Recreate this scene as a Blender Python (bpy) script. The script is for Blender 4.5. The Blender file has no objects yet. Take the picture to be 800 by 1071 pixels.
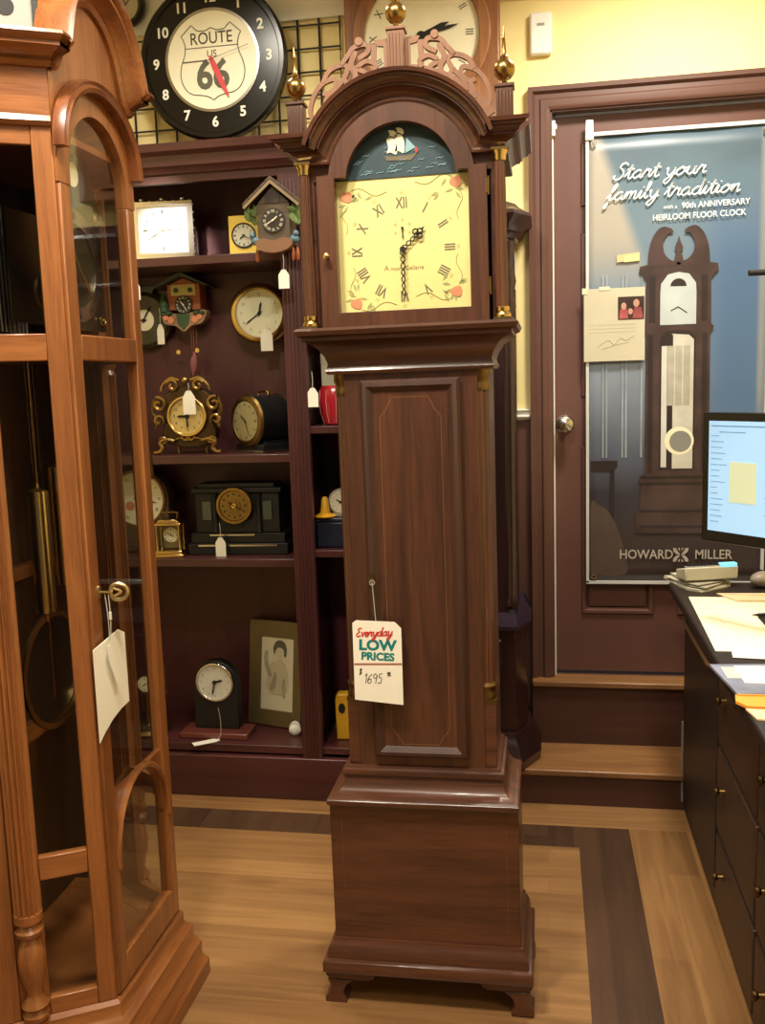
import bpy, bmesh, math, random
from math import sin, cos, pi, radians, sqrt
from mathutils import Vector, Matrix
random.seed(7)
SC = bpy.context.scene
COL = SC.collection

def lin(c):
    c = c / 255.0
    return c / 12.92 if c <= 0.04045 else ((c + 0.055) / 1.055) ** 2.4
def rgb(r, g, b): return (lin(r), lin(g), lin(b), 1.0)

# ------------------------------------------------------------------ camera
YAW, PITCH, ROLL, CAMH = radians(10.0), radians(7.9), radians(1.8), 1.42
fwd = Vector((-sin(YAW) * cos(PITCH), cos(YAW) * cos(PITCH), -sin(PITCH)))
r0 = Vector((cos(YAW), sin(YAW), 0)); u0 = r0.cross(fwd)
rt = r0 * cos(ROLL) - u0 * sin(ROLL); up = u0 * cos(ROLL) + r0 * sin(ROLL)
cd = bpy.data.cameras.new('camera'); cam = bpy.data.objects.new('camera', cd); COL.objects.link(cam)
cd.sensor_fit = 'VERTICAL'; cd.sensor_height = 36.0; cd.lens = 980.0 / 1071.0 * 36.0
cd.clip_start = 0.05
M = Matrix((rt, up, -fwd)).transposed().to_4x4(); M.translation = Vector((0, 0, CAMH))
cam.matrix_world = M
SC.camera = cam

# ------------------------------------------------------------------ world, lamps, exposure
w = bpy.data.worlds.new('daylight'); SC.world = w; w.use_nodes = True
bg = w.node_tree.nodes['Background']; bg.inputs[0].default_value = (1.0, 0.97, 0.92, 1); bg.inputs[1].default_value = 0.11
def area(name, loc, size, power, col, aim=None, spread=165):
    l = bpy.data.lights.new(name, 'AREA'); l.shape = 'DISK'; l.size = size; l.energy = power; l.color = col
    l.spread = radians(spread)
    o = bpy.data.objects.new(name, l); COL.objects.link(o); o.location = loc
    if aim:
        o.rotation_euler = (Vector(aim) - Vector(loc)).to_track_quat('-Z', 'Y').to_euler()
    return o
WARM = (1.0, 0.92, 0.77)
area('ceiling_lamp', (0.42, 2.62, 2.79), 0.30, 30, WARM)
area('ceiling_lamp', (-0.15, 1.15, 2.79), 0.30, 21, WARM)
area('ceiling_lamp', (-1.0, 2.50, 2.79), 0.22, 11, WARM)
area('ceiling_lamp', (0.5, 0.1, 2.79), 0.30, 14, WARM)
area('ceiling_lamp', (-0.72, 1.02, 2.79), 0.22, 34, WARM)
area('added_shelf_spot', (-0.95, 0.75, 2.78), 0.05, 0.45, WARM, (-1.245, 3.12, 1.935), 5.5)  # added narrow spot with no visible fixture, brightens the silver clock
SC.view_settings.view_transform = 'Standard'; SC.view_settings.look = 'None'
SC.view_settings.gamma = 1.0; SC.view_settings.use_curve_mapping = False
SC.view_settings.exposure = 0.10

# ------------------------------------------------------------------ materials
def newmat(name):
    m = bpy.data.materials.new(name); m.use_nodes = True
    nt = m.node_tree; return m, nt, nt.nodes['Principled BSDF']
def plain(name, c, rough=0.5, metal=0.0, emit=None, estr=0, var=0.06, coat=0.0):
    m, nt, b = newmat(name)
    tc = nt.nodes.new('ShaderNodeTexCoord'); n = nt.nodes.new('ShaderNodeTexNoise'); n.inputs['Scale'].default_value = 9
    n.inputs['Detail'].default_value = 4
    nt.links.new(tc.outputs['Object'], n.inputs['Vector'])
    r = nt.nodes.new('ShaderNodeValToRGB'); C = rgb(*c)
    r.color_ramp.elements[0].position = 0.3; r.color_ramp.elements[1].position = 0.7
    r.color_ramp.elements[0].color = tuple(x * (1 - var) for x in C[:3]) + (1,)
    r.color_ramp.elements[1].color = tuple(min(1, x * (1 + var)) for x in C[:3]) + (1,)
    nt.links.new(n.outputs['Fac'], r.inputs['Fac']); nt.links.new(r.outputs['Color'], b.inputs['Base Color'])
    b.inputs['Roughness'].default_value = rough; b.inputs['Metallic'].default_value = metal
    b.inputs['Coat Weight'].default_value = coat; b.inputs['Coat Roughness'].default_value = 0.12
    if emit:
        b.inputs['Emission Color'].default_value = rgb(*emit); b.inputs['Emission Strength'].default_value = estr
    return m
def wood(name, dark, light, axis='z', freq=16.0, rough=0.4, coat=0.25, fine=0.5, stretch=0.06):
    m, nt, b = newmat(name); L = nt.links.new
    tc = nt.nodes.new('ShaderNodeTexCoord'); mp = nt.nodes.new('ShaderNodeMapping')
    s = [freq, freq, freq]; 
    for ax in axis: s['xyz'.index(ax)] = freq * stretch
    mp.inputs['Scale'].default_value = s
    L(tc.outputs['Object'], mp.inputs['Vector'])
    n1 = nt.nodes.new('ShaderNodeTexNoise'); n1.inputs['Scale'].default_value = 1.0; n1.inputs['Detail'].default_value = 6
    n1.inputs['Distortion'].default_value = 0.8
    n2 = nt.nodes.new('ShaderNodeTexNoise'); n2.inputs['Scale'].default_value = 9.0; n2.inputs['Detail'].default_value = 3
    L(mp.outputs[0], n1.inputs['Vector']); L(mp.outputs[0], n2.inputs['Vector'])
    mx = nt.nodes.new('ShaderNodeMath'); mx.operation = 'MULTIPLY_ADD'
    mx.inputs[1].default_value = fine; L(n2.outputs['Fac'], mx.inputs[0]); L(n1.outputs['Fac'], mx.inputs[2])
    r = nt.nodes.new('ShaderNodeValToRGB')
    r.color_ramp.elements[0].position = 0.35 + fine * .25; r.color_ramp.elements[1].position = 0.65 + fine * .6
    r.color_ramp.elements[0].color = rgb(*dark); r.color_ramp.elements[1].color = rgb(*light)
    L(mx.outputs[0], r.inputs['Fac']); L(r.outputs['Color'], b.inputs['Base Color'])
    b.inputs['Roughness'].default_value = rough; b.inputs['Coat Weight'].default_value = coat
    b.inputs['Coat Roughness'].default_value = 0.15
    bp = nt.nodes.new('ShaderNodeBump'); bp.inputs['Strength'].default_value = 0.08; bp.inputs['Distance'].default_value = 0.002
    L(n2.outputs['Fac'], bp.inputs['Height']); L(bp.outputs[0], b.inputs['Normal'])
    return m
def boards(name, dark, light, along='x', width=0.085, length=1.1, rough=0.35):
    m, nt, b = newmat(name); L = nt.links.new
    tc = nt.nodes.new('ShaderNodeTexCoord'); mp = nt.nodes.new('ShaderNodeMapping')
    if along == 'y': mp.inputs['Rotation'].default_value = (0, 0, pi / 2)
    L(tc.outputs['Object'], mp.inputs['Vector'])
    br = nt.nodes.new('ShaderNodeTexBrick'); br.inputs['Scale'].default_value = 1
    br.inputs['Brick Width'].default_value = length; br.inputs['Row Height'].default_value = width
    br.inputs['Mortar Size'].default_value = 0.0009; br.offset = 0.37
    br.inputs['Color1'].default_value = (0.15, 0.15, 0.15, 1); br.inputs['Color2'].default_value = (0.85, 0.85, 0.85, 1)
    br.inputs['Mortar'].default_value = (0.3, 0.3, 0.3, 1)
    L(mp.outputs[0], br.inputs['Vector'])
    m2 = nt.nodes.new('ShaderNodeMapping'); m2.inputs['Scale'].default_value = (2.2, 34, 1); L(mp.outputs[0], m2.inputs['Vector'])
    n = nt.nodes.new('ShaderNodeTexNoise'); n.inputs['Scale'].default_value = 1.0; n.inputs['Detail'].default_value = 6
    n.inputs['Distortion'].default_value = 1.2; L(m2.outputs[0], n.inputs['Vector'])
    mx = nt.nodes.new('ShaderNodeMix'); mx.data_type = 'RGBA'; mx.inputs[0].default_value = 0.62
    L(br.outputs['Color'], mx.inputs[6]); L(n.outputs['Fac'], mx.inputs[7])
    r = nt.nodes.new('ShaderNodeValToRGB'); r.color_ramp.elements[0].position = 0.25; r.color_ramp.elements[1].position = 0.72
    r.color_ramp.elements[0].color = rgb(*dark); r.color_ramp.elements[1].color = rgb(*light)
    L(mx.outputs[2], r.inputs['Fac']); L(r.outputs['Color'], b.inputs['Base Color'])
    b.inputs['Roughness'].default_value = rough
    return m
def glassmat(name, tint=(0.97, 0.98, 0.97), refl=0.09):
    m = bpy.data.materials.new(name); m.use_nodes = True; nt = m.node_tree; nt.nodes.clear(); L = nt.links.new
    o = nt.nodes.new('ShaderNodeOutputMaterial'); t = nt.nodes.new('ShaderNodeBsdfTransparent'); g = nt.nodes.new('ShaderNodeBsdfGlossy')
    t.inputs[0].default_value = tint + (1,); g.inputs['Roughness'].default_value = 0.03
    lw = nt.nodes.new('ShaderNodeLayerWeight'); lw.inputs[0].default_value = 0.18
    mu = nt.nodes.new('ShaderNodeMath'); mu.operation = 'MULTIPLY'; mu.inputs[1].default_value = refl * 4
    mn = nt.nodes.new('ShaderNodeMath'); mn.operation = 'MINIMUM'; mn.inputs[1].default_value = 0.22
    L(lw.outputs['Fresnel'], mu.inputs[0]); L(mu.outputs[0], mn.inputs[0])
    mx = nt.nodes.new('ShaderNodeMixShader'); L(mn.outputs[0], mx.inputs[0]); L(t.outputs[0], mx.inputs[1]); L(g.outputs[0], mx.inputs[2])
    L(mx.outputs[0], o.inputs[0]); return m

MAHOG = wood('mahogany', (52, 29, 19), (92, 54, 34), 'z', 22, 0.38, 0.3)
MAHOG_X = wood('mahogany_cross_grain', (52, 29, 19), (94, 54, 34), 'x', 22, 0.38, 0.3)
MAHOG_D = wood('mahogany_dark', (52, 29, 19), (94, 54, 35), 'x', 22, 0.36, 0.35)
MAHOG_DV = wood('mahogany_dark_upright', (52, 29, 19), (94, 54, 35), 'z', 22, 0.36, 0.35)
FRET = wood('fretwork_wood', (106, 68, 44), (140, 94, 62), 'z', 20, 0.5, 0.1)
OAK = wood('honey_oak', (106, 59, 29), (152, 94, 48), 'z', 26, 0.35, 0.35)
OAK_X = wood('honey_oak_level', (120, 66, 31), (172, 108, 55), 'y', 26, 0.35, 0.35)
OAK_LX = wood('honey_oak_local', (108, 61, 30), (156, 97, 50), 'xy', 30, 0.35, 0.35)
CASE = wood('red_brown_bookcase', (56, 24, 26), (78, 36, 37), 'z', 12, 0.42, 0.2)
CASE_B = wood('maroon_back_board', (62, 20, 26), (80, 30, 36), 'z', 8, 0.5, 0.05)
CASE_X = wood('red_brown_bookcase_level', (56, 24, 26), (80, 38, 38), 'x', 12, 0.42, 0.2)
DARKCAB = wood('dark_cabinet', (30, 15, 17), (50, 26, 27), 'z', 16, 0.3, 0.4)
DARKCAB_X = wood('dark_cabinet_level', (30, 15, 17), (50, 26, 27), 'x', 16, 0.3, 0.4)
WALLOAK = wood('brown_oak', (112, 70, 40), (160, 106, 66), 'z', 26, 0.45, 0.15)
DOORM = plain('brown_door_paint', (104, 71, 63), 0.42, var=0.04)
DOORT = plain('brown_trim_paint', (96, 65, 56), 0.42, var=0.04)
RISER = wood('stair_riser_wood', (66, 40, 33), (86, 52, 42), 'x', 10, 0.45, 0.1)
TREAD = wood('stair_tread_oak', (122, 84, 50), (160, 114, 70), 'x', 24, 0.4, 0.15)
YELLOW = plain('yellow_wall_paint', (250, 232, 168), 0.85, var=0.02)
WHITE = plain('white_paint', (236, 236, 230), 0.6, var=0.02)
CEIL = plain('ceiling_paint', (238, 236, 226), 0.9, var=0.02)
FLOOR_A = boards('oak_floor_boards', (118, 83, 50), (160, 119, 75), 'x')
FLOOR_B = boards('oak_floor_edge_boards', (116, 81, 48), (158, 117, 73), 'y')
FLOOR_D = boards('walnut_floor_border', (60, 41, 29), (86, 61, 44), 'y', 0.075, 1.4)
BRASS = plain('polished_brass', (198, 168, 108), 0.24, 1.0)
FINB = plain('dull_gold_brass', (158, 128, 76), 0.27, 1.0)
OLDBRASS = plain('aged_brass', (116, 92, 56), 0.42, 1.0)
GILT = plain('gilt_metal', (150, 122, 72), 0.36, 1.0, var=0.2)
SILVER = plain('polished_silver', (225, 225, 228), 0.14, 1.0)
NICKEL = plain('brushed_nickel', (190, 186, 178), 0.25, 1.0)
BLACK = plain('black_lacquer', (14, 13, 14), 0.25)
STONE = plain('black_stone', (11, 10, 11), 0.55)
BLACKM = plain('black_matt', (26, 25, 26), 0.6)
INK = plain('black_ink', (30, 27, 24), 0.7)
GREYINK = plain('grey_ink', (92, 90, 80), 0.7)
CREAM = plain('cream_dial_paint', (240, 222, 152), 0.4, var=0.05)
IVORY = plain('ivory_dial', (240, 234, 206), 0.4, var=0.03)
WHITEDIAL = plain('white_dial', (246, 244, 232), 0.35, var=0.01)
GOLDDIAL = plain('gold_dial', (206, 184, 120), 0.45, 0.2)
PAPER = plain('white_card', (240, 236, 222), 0.75, var=0.02)
CREAMPAPER = plain('cream_paper', (246, 236, 206), 0.75, var=0.02)
STRING = plain('white_string', (210, 205, 190), 0.8)
RED = plain('red_print', (206, 52, 52), 0.5)
REDHAND = plain('red_hand', (216, 74, 78), 0.4)
TEAL = plain('teal_print', (0, 122, 122), 0.6)
NAVY = plain('navy_paint', (48, 66, 76), 0.5, var=0.25)
SKYPAINT = plain('pale_blue_paint', (140, 172, 186), 0.6)
ROSE = plain('rose_paint', (222, 142, 104), 0.6, var=0.15)
LEAF = plain('leaf_paint', (138, 146, 96), 0.6, var=0.2)
FOLI = plain('bright_leaf', (100, 122, 66), 0.6, var=0.25)
DGREEN = plain('dark_green_paint', (60, 84, 54), 0.6, var=0.2)
ROOFG = plain('grey_green_shingle', (78, 82, 70), 0.7, var=0.2)
CARVED = wood('carved_grey_brown_wood', (66, 54, 43), (98, 82, 64), 'x', 30, 0.6, 0)
CHALET = wood('chalet_orange_wood', (140, 74, 40), (176, 100, 58), 'x', 30, 0.6, 0)
YELLOWP = plain('yellow_card', (248, 214, 92), 0.55)
YELLOWPL = plain('yellow_plastic', (236, 178, 40), 0.4)
REDGL = plain('red_glaze', (176, 34, 46), 0.2, coat=0.4)
BLUEBOX = plain('dark_blue_plastic', (26, 34, 52), 0.35)
GREYPL = plain('grey_plastic', (150, 148, 146), 0.45)
BEIGEPL = plain('beige_plastic', (206, 202, 180), 0.5)
PURPLE = plain('purple_black_lacquer', (44, 32, 52), 0.25)
GRID = plain('black_wire', (32, 30, 30), 0.5)
GLASS = glassmat('clear_glass')
GLASSD = glassmat('dial_glass', refl=0.05)
SCREEN = plain('lit_screen', (150, 190, 225), 0.3, emit=(160, 196, 228), estr=0.62, var=0)
SCRY = plain('lit_yellow_window', (200, 205, 170), 0.3, emit=(176, 190, 160), estr=0.5, var=0)
SCRG = plain('lit_grey_text', (90, 120, 150), 0.3, emit=(110, 140, 170), estr=0.6, var=0)
SCRC = plain('lit_cyan', (120, 205, 230), 0.3, emit=(130, 215, 240), estr=0.8, var=0)
DESK = wood('near_black_desk_wood', (26, 18, 16), (42, 29, 25), 'y', 14, 0.5, 0.05)
DESKB = wood('brown_desk_drawer_wood', (44, 29, 22), (60, 40, 30), 'y', 14, 0.5, 0.05)

# ------------------------------------------------------------------ mesh tools
F = lambda u, v, w_=0.0: (u, -w_, v)            # front-facing plane: u right, v up, w towards the viewer
def at(cx, cy, cz):                              # F shifted to a point
    return lambda u, v, w_=0.0: (cx + u, cy - w_, cz + v)
PLAN = lambda u, v, w_=0.0: (u, v, w_)
def arc(cx, cy, r, a0, a1, n=16, ry=None):
    ry = r if ry is None else ry
    return [(cx + r * cos(radians(a0 + (a1 - a0) * i / n)), cy + ry * sin(radians(a0 + (a1 - a0) * i / n))) for i in range(n + 1)]
def ell(cx, cy, rx, ry=None, n=28): return arc(cx, cy, rx, 0, 360, n, ry)[:-1]
def smooth(pts, k=5):
    P = [Vector(p) for p in pts]; out = []
    for i in range(len(P) - 1):
        p0 = P[max(i - 1, 0)]; p1 = P[i]; p2 = P[i + 1]; p3 = P[min(i + 2, len(P) - 1)]
        for j in range(k):
            t = j / k
            out.append(0.5 * ((2 * p1) + (p2 - p0) * t + (2 * p0 - 5 * p1 + 4 * p2 - p3) * t * t + (3 * p1 - p0 - 3 * p2 + p3) * t ** 3))
    out.append(P[-1]); return [tuple(v) for v in out]
_txt = {}
def textmesh(s, size, shear=0, bold=0, sx=1.0):
    k = (s, size, shear, bold, sx)
    if k not in _txt:
        c = bpy.data.curves.new('t', 'FONT'); c.body = s; c.size = size; c.shear = shear; c.offset = bold * size
        c.align_x = 'CENTER'; c.align_y = 'CENTER'; c.resolution_u = 3
        o = bpy.data.objects.new('t', c)
        me = bpy.data.meshes.new_from_object(o)
        _txt[k] = ([(v.co.x * sx, v.co.y) for v in me.vertices], [tuple(p.vertices) for p in me.polygons])
        bpy.data.objects.remove(o); bpy.data.meshes.remove(me); bpy.data.curves.remove(c)
    return _txt[k]

class MB:
    def __init__(s): s.v = []; s.f = []; s.mi = []
    def add(s, vs, fs, mi=0):
        o = len(s.v); s.v += [tuple(p) for p in vs]
        for f in fs: s.f.append(tuple(i + o for i in f)); s.mi.append(mi)
        return s
    def bx(s, x0, x1, y0, y1, z0, z1, mi=0):
        return s.add([(x, y, z) for z in (z0, z1) for y in (y0, y1) for x in (x0, x1)],
                     [(0, 2, 3, 1), (4, 5, 7, 6), (0, 1, 5, 4), (2, 6, 7, 3), (0, 4, 6, 2), (1, 3, 7, 5)], mi)
    def prism(s, pts, w0, w1, m=F, mi=0):
        n = len(pts)
        vs = [m(p[0], p[1], w0) for p in pts] + [m(p[0], p[1], w1) for p in pts]
        fs = [tuple(range(n)), tuple(range(2 * n - 1, n - 1, -1))] + [(i, (i + 1) % n, n + (i + 1) % n, n + i) for i in range(n)]
        return s.add(vs, fs, mi)
    def band(s, A, B, w0, w1, m=F, closed=False, mi=0):
        n = len(A); vs = []
        for a, b in zip(A, B): vs += [m(a[0], a[1], w0), m(b[0], b[1], w0), m(b[0], b[1], w1), m(a[0], a[1], w1)]
        fs = []
        for i in range(n if closed else n - 1):
            a = 4 * i; b = 4 * ((i + 1) % n)
            for k in range(4): fs.append((a + k, a + (k + 1) % 4, b + (k + 1) % 4, b + k))
        if not closed: fs += [(0, 1, 2, 3), tuple(4 * (n - 1) + k for k in (3, 2, 1, 0))]
        return s.add(vs, fs, mi)
    def ring(s, cx, cy, r1, r2, w0, w1, m=F, n=40, ry1=None, ry2=None, mi=0):
        return s.band(ell(cx, cy, r1, ry1, n), ell(cx, cy, r2, ry2, n), w0, w1, m, True, mi)
    def disc(s, cx, cy, r, w0, w1, m=F, n=36, mi=0, ry=None): return s.prism(ell(cx, cy, r, ry, n), w0, w1, m, mi)
    def lathe(s, prof, c=(0, 0, 0), axis='z', n=20, mi=0, flute=0, fd=0.08):
        vs = []
        for r, h in prof:
            for i in range(n):
                a = 2 * pi * i / n; rr = r * (1 - fd * (0.5 + 0.5 * cos(a * flute))) if flute else r
                p = (rr * cos(a), rr * sin(a), h)
                if axis == 'y': p = (p[0], -p[2], p[1])
                if axis == 'x': p = (p[2], p[0], p[1])
                vs.append((c[0] + p[0], c[1] + p[1], c[2] + p[2]))
        m_ = len(prof)
        fs = [(j * n + i, j * n + (i + 1) % n, (j + 1) * n + (i + 1) % n, (j + 1) * n + i) for j in range(m_ - 1) for i in range(n)]
        fs += [tuple(range(n - 1, -1, -1)), tuple((m_ - 1) * n + i for i in range(n))]
        return s.add(vs, fs, mi)
    def tube(s, pts, r, n=6, closed=False, flat=None, mi=0):
        P = [Vector(p) for p in pts]; k = len(P)
        R = r if isinstance(r, (list, tuple)) else [r] * k
        vs = []; pn = None
        for i in range(k):
            t = (P[(i + 1) % k] - P[i - 1]) if closed else (P[min(i + 1, k - 1)] - P[max(i - 1, 0)])
            if t.length < 1e-9: t = Vector((0, 0, 1))
            t.normalize()
            if flat is not None: nn = Vector(flat)
            else:
                nn = pn if pn is not None else (Vector((0, 0, 1)) if abs(t.z) < 0.9 else Vector((1, 0, 0)))
            nn = nn - t * nn.dot(t)
            if nn.length < 1e-6: nn = t.orthogonal()
            nn.normalize(); pn = nn; b = t.cross(nn)
            for j in range(n):
                a = 2 * pi * j / n; vs.append(P[i] + (nn * cos(a) * (0.35 if flat is not None else 1) + b * sin(a)) * R[i])
        fs = [(i * n + j, i * n + (j + 1) % n, ((i + 1) % k) * n + (j + 1) % n, ((i + 1) % k) * n + j) for i in range(k if closed else k - 1) for j in range(n)]
        if not closed: fs += [tuple(range(n - 1, -1, -1)), tuple((k - 1) * n + j for j in range(n))]
        return s.add(vs, fs, mi)
    def mould(s, prof, path, m=PLAN, closed=False, side=1, miter=(0, 0), mi=0):
        # prof: closed polygon of (out, w); path: 2D points; out is to the right of the walking direction when side=1
        k = len(path); P = [Vector(p[:2]) for p in path]; N = []
        for i in range(k):
            d0 = (P[i] - P[i - 1]) if (closed or i > 0) else None
            d1 = (P[(i + 1) % k] - P[i]) if (closed or i < k - 1) else None
            d0 = d0 if d0 is not None else d1; d1 = d1 if d1 is not None else d0
            d0 = d0.normalized(); d1 = d1.normalized()
            n0 = Vector((d0.y, -d0.x)) * side; n1 = Vector((d1.y, -d1.x)) * side
            b = n0 + n1
            b = b / max(0.25, (1 + n0.dot(n1))); N.append((b, d0, d1))
        q = len(prof); vs = []
        for i in range(k):
            for (o_, w_) in prof:
                p = P[i] + N[i][0] * o_
                if not closed and i == 0 and miter[0]: p = p - N[i][2] * w_ * miter[0]
                if not closed and i == k - 1 and miter[1]: p = p + N[i][1] * w_ * miter[1]
                vs.append(m(p.x, p.y, w_))
        fs = [(i * q + j, i * q + (j + 1) % q, ((i + 1) % k) * q + (j + 1) % q, ((i + 1) % k) * q + j) for i in range(k if closed else k - 1) for j in range(q)]
        if not closed: fs += [tuple(range(q - 1, -1, -1)), tuple((k - 1) * q + j for j in range(q))]
        return s.add(vs, fs, mi)
    def sphere(s, c, r, n=14, sz=1.0, sy=1.0, mi=0):
        pr = [(max(1e-4, r * sin(pi * j / 10)), -r * sz * cos(pi * j / 10)) for j in range(11)]
        o = len(s.v); s.lathe(pr, (0, 0, 0), 'z', n, mi)
        for i in range(o, len(s.v)):
            p = s.v[i]; s.v[i] = (p[0] + c[0], p[1] * sy + c[1], p[2] + c[2])
        return s
    def text(s, st, size, u, v, w_, m=F, rot=0, shear=0, bold=0.012, sx=1.0, mi=0):
        vs, fs = textmesh(st, size, shear, bold, sx); a = radians(rot)
        return s.add([m(u + x * cos(a) - y * sin(a), v + x * sin(a) + y * cos(a), w_) for x, y in vs], fs, mi)
    def build(s, name, mat, parent=None, bevel=0.0, loc=(0, 0, 0), ang=38, flat=False):
        me = bpy.data.meshes.new(name); me.from_pydata(s.v, [], s.f)
        for m in (mat if isinstance(mat, (list, tuple)) else [mat]): me.materials.append(m)
        me.polygons.foreach_set('material_index', s.mi)
        if not flat:
            b = bmesh.new(); b.from_mesh(me); bmesh.ops.recalc_face_normals(b, faces=b.faces); b.to_mesh(me); b.free()
        me.polygons.foreach_set('use_smooth', [True] * len(me.polygons)); me.update()
        me.set_sharp_from_angle(angle=radians(ang))
        o = bpy.data.objects.new(name, me); COL.objects.link(o); o.location = loc
        if parent: o.parent = parent
        if bevel:
            bv = o.modifiers.new('edge', 'BEVEL'); bv.width = bevel; bv.segments = 2; bv.limit_method = 'ANGLE'; bv.angle_limit = radians(50)
        return o

def thing(name, label, cat, loc=(0, 0, 0), rz=0, group=None, rot=None):
    o = bpy.data.objects.new(name, None); COL.objects.link(o); o.empty_display_size = 0.05
    o.location = loc; o.rotation_euler = rot if rot else (0, 0, radians(rz))
    o['label'] = label; o['category'] = cat
    if group: o['group'] = group
    return o
def tag(o, label, cat, group=None):
    o['label'] = label; o['category'] = cat
    if group: o['group'] = group
    return o
def struct(o): o['kind'] = 'structure'; return o
def lab(o, l): o['label'] = l; return o

ROM = ['XII', 'I', 'II', 'III', 'IIII', 'V', 'VI', 'VII', 'VIII', 'IX', 'X', 'XI']
ARA = ['12', '1', '2', '3', '4', '5', '6', '7', '8', '9', '10', '11']
def dial_parts(parent, c, r, face, ink, hour, minute, style='rom', nr=0.76, ns=0.2, hand=INK, w0=0.0, fancy=False, th=0.004, hl=0.5, ml=0.78, hw=0.035, ry=None, faceobj=True):
    m = at(*c)
    if faceobj: MB().disc(0, 0, r, w0, w0 + th, m, ry=ry).build('dial', face, parent)
    t = w0 + th + 0.0007; mb = MB()
    for i in range(12):
        a = pi / 2 - i * pi / 6
        if style == 'tick':
            d = (cos(a), sin(a)); q = (-d[1], d[0]); r1 = r * (nr - ns / 2); r2 = r * (nr + ns / 2); h = r * (0.03 if i % 3 else 0.055)
            mb.prism([(d[0] * r1 + q[0] * h, d[1] * r1 + q[1] * h), (d[0] * r2 + q[0] * h, d[1] * r2 + q[1] * h),
                      (d[0] * r2 - q[0] * h, d[1] * r2 - q[1] * h), (d[0] * r1 - q[0] * h, d[1] * r1 - q[1] * h)], t, t + 0.0006, m)
        else:
            s_ = (ROM if style == 'rom' else ARA)[i]
            rot = -i * 30 if style == 'rom' else 0
            mb.text(s_, r * ns, cos(a) * r * nr, sin(a) * r * nr, t, m, rot, bold=0.0 if r < .1 else 0.01, sx=0.8)
    mb.build('numerals', ink, parent, flat=False)
    for nm, val, ln, wd, dz in (('hour_hand', hour / 12.0, hl, hw * 1.5, .002), ('minute_hand', minute / 60.0, ml, hw, .0035)):
        a = pi / 2 - val * 2 * pi; d = Vector((cos(a), sin(a))); q = Vector((-d.y, d.x)); L_ = ln * r; W = wd * r
        hb = MB()
        if not fancy:
            pts = [d * -0.14 * r + q * W * .7, d * L_ * .75 + q * W, d * L_, d * L_ * .75 - q * W, d * -0.14 * r - q * W * .7]
            hb.prism([tuple(p) for p in pts], t + dz, t + dz + .001, m); hb.disc(0, 0, W * 1.8, t + dz, t + dz + .0015, m, 12)
        else: fancy(hb, d, q, L_, W, t + dz, m, nm)
        hb.build(nm, hand, parent)

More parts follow.
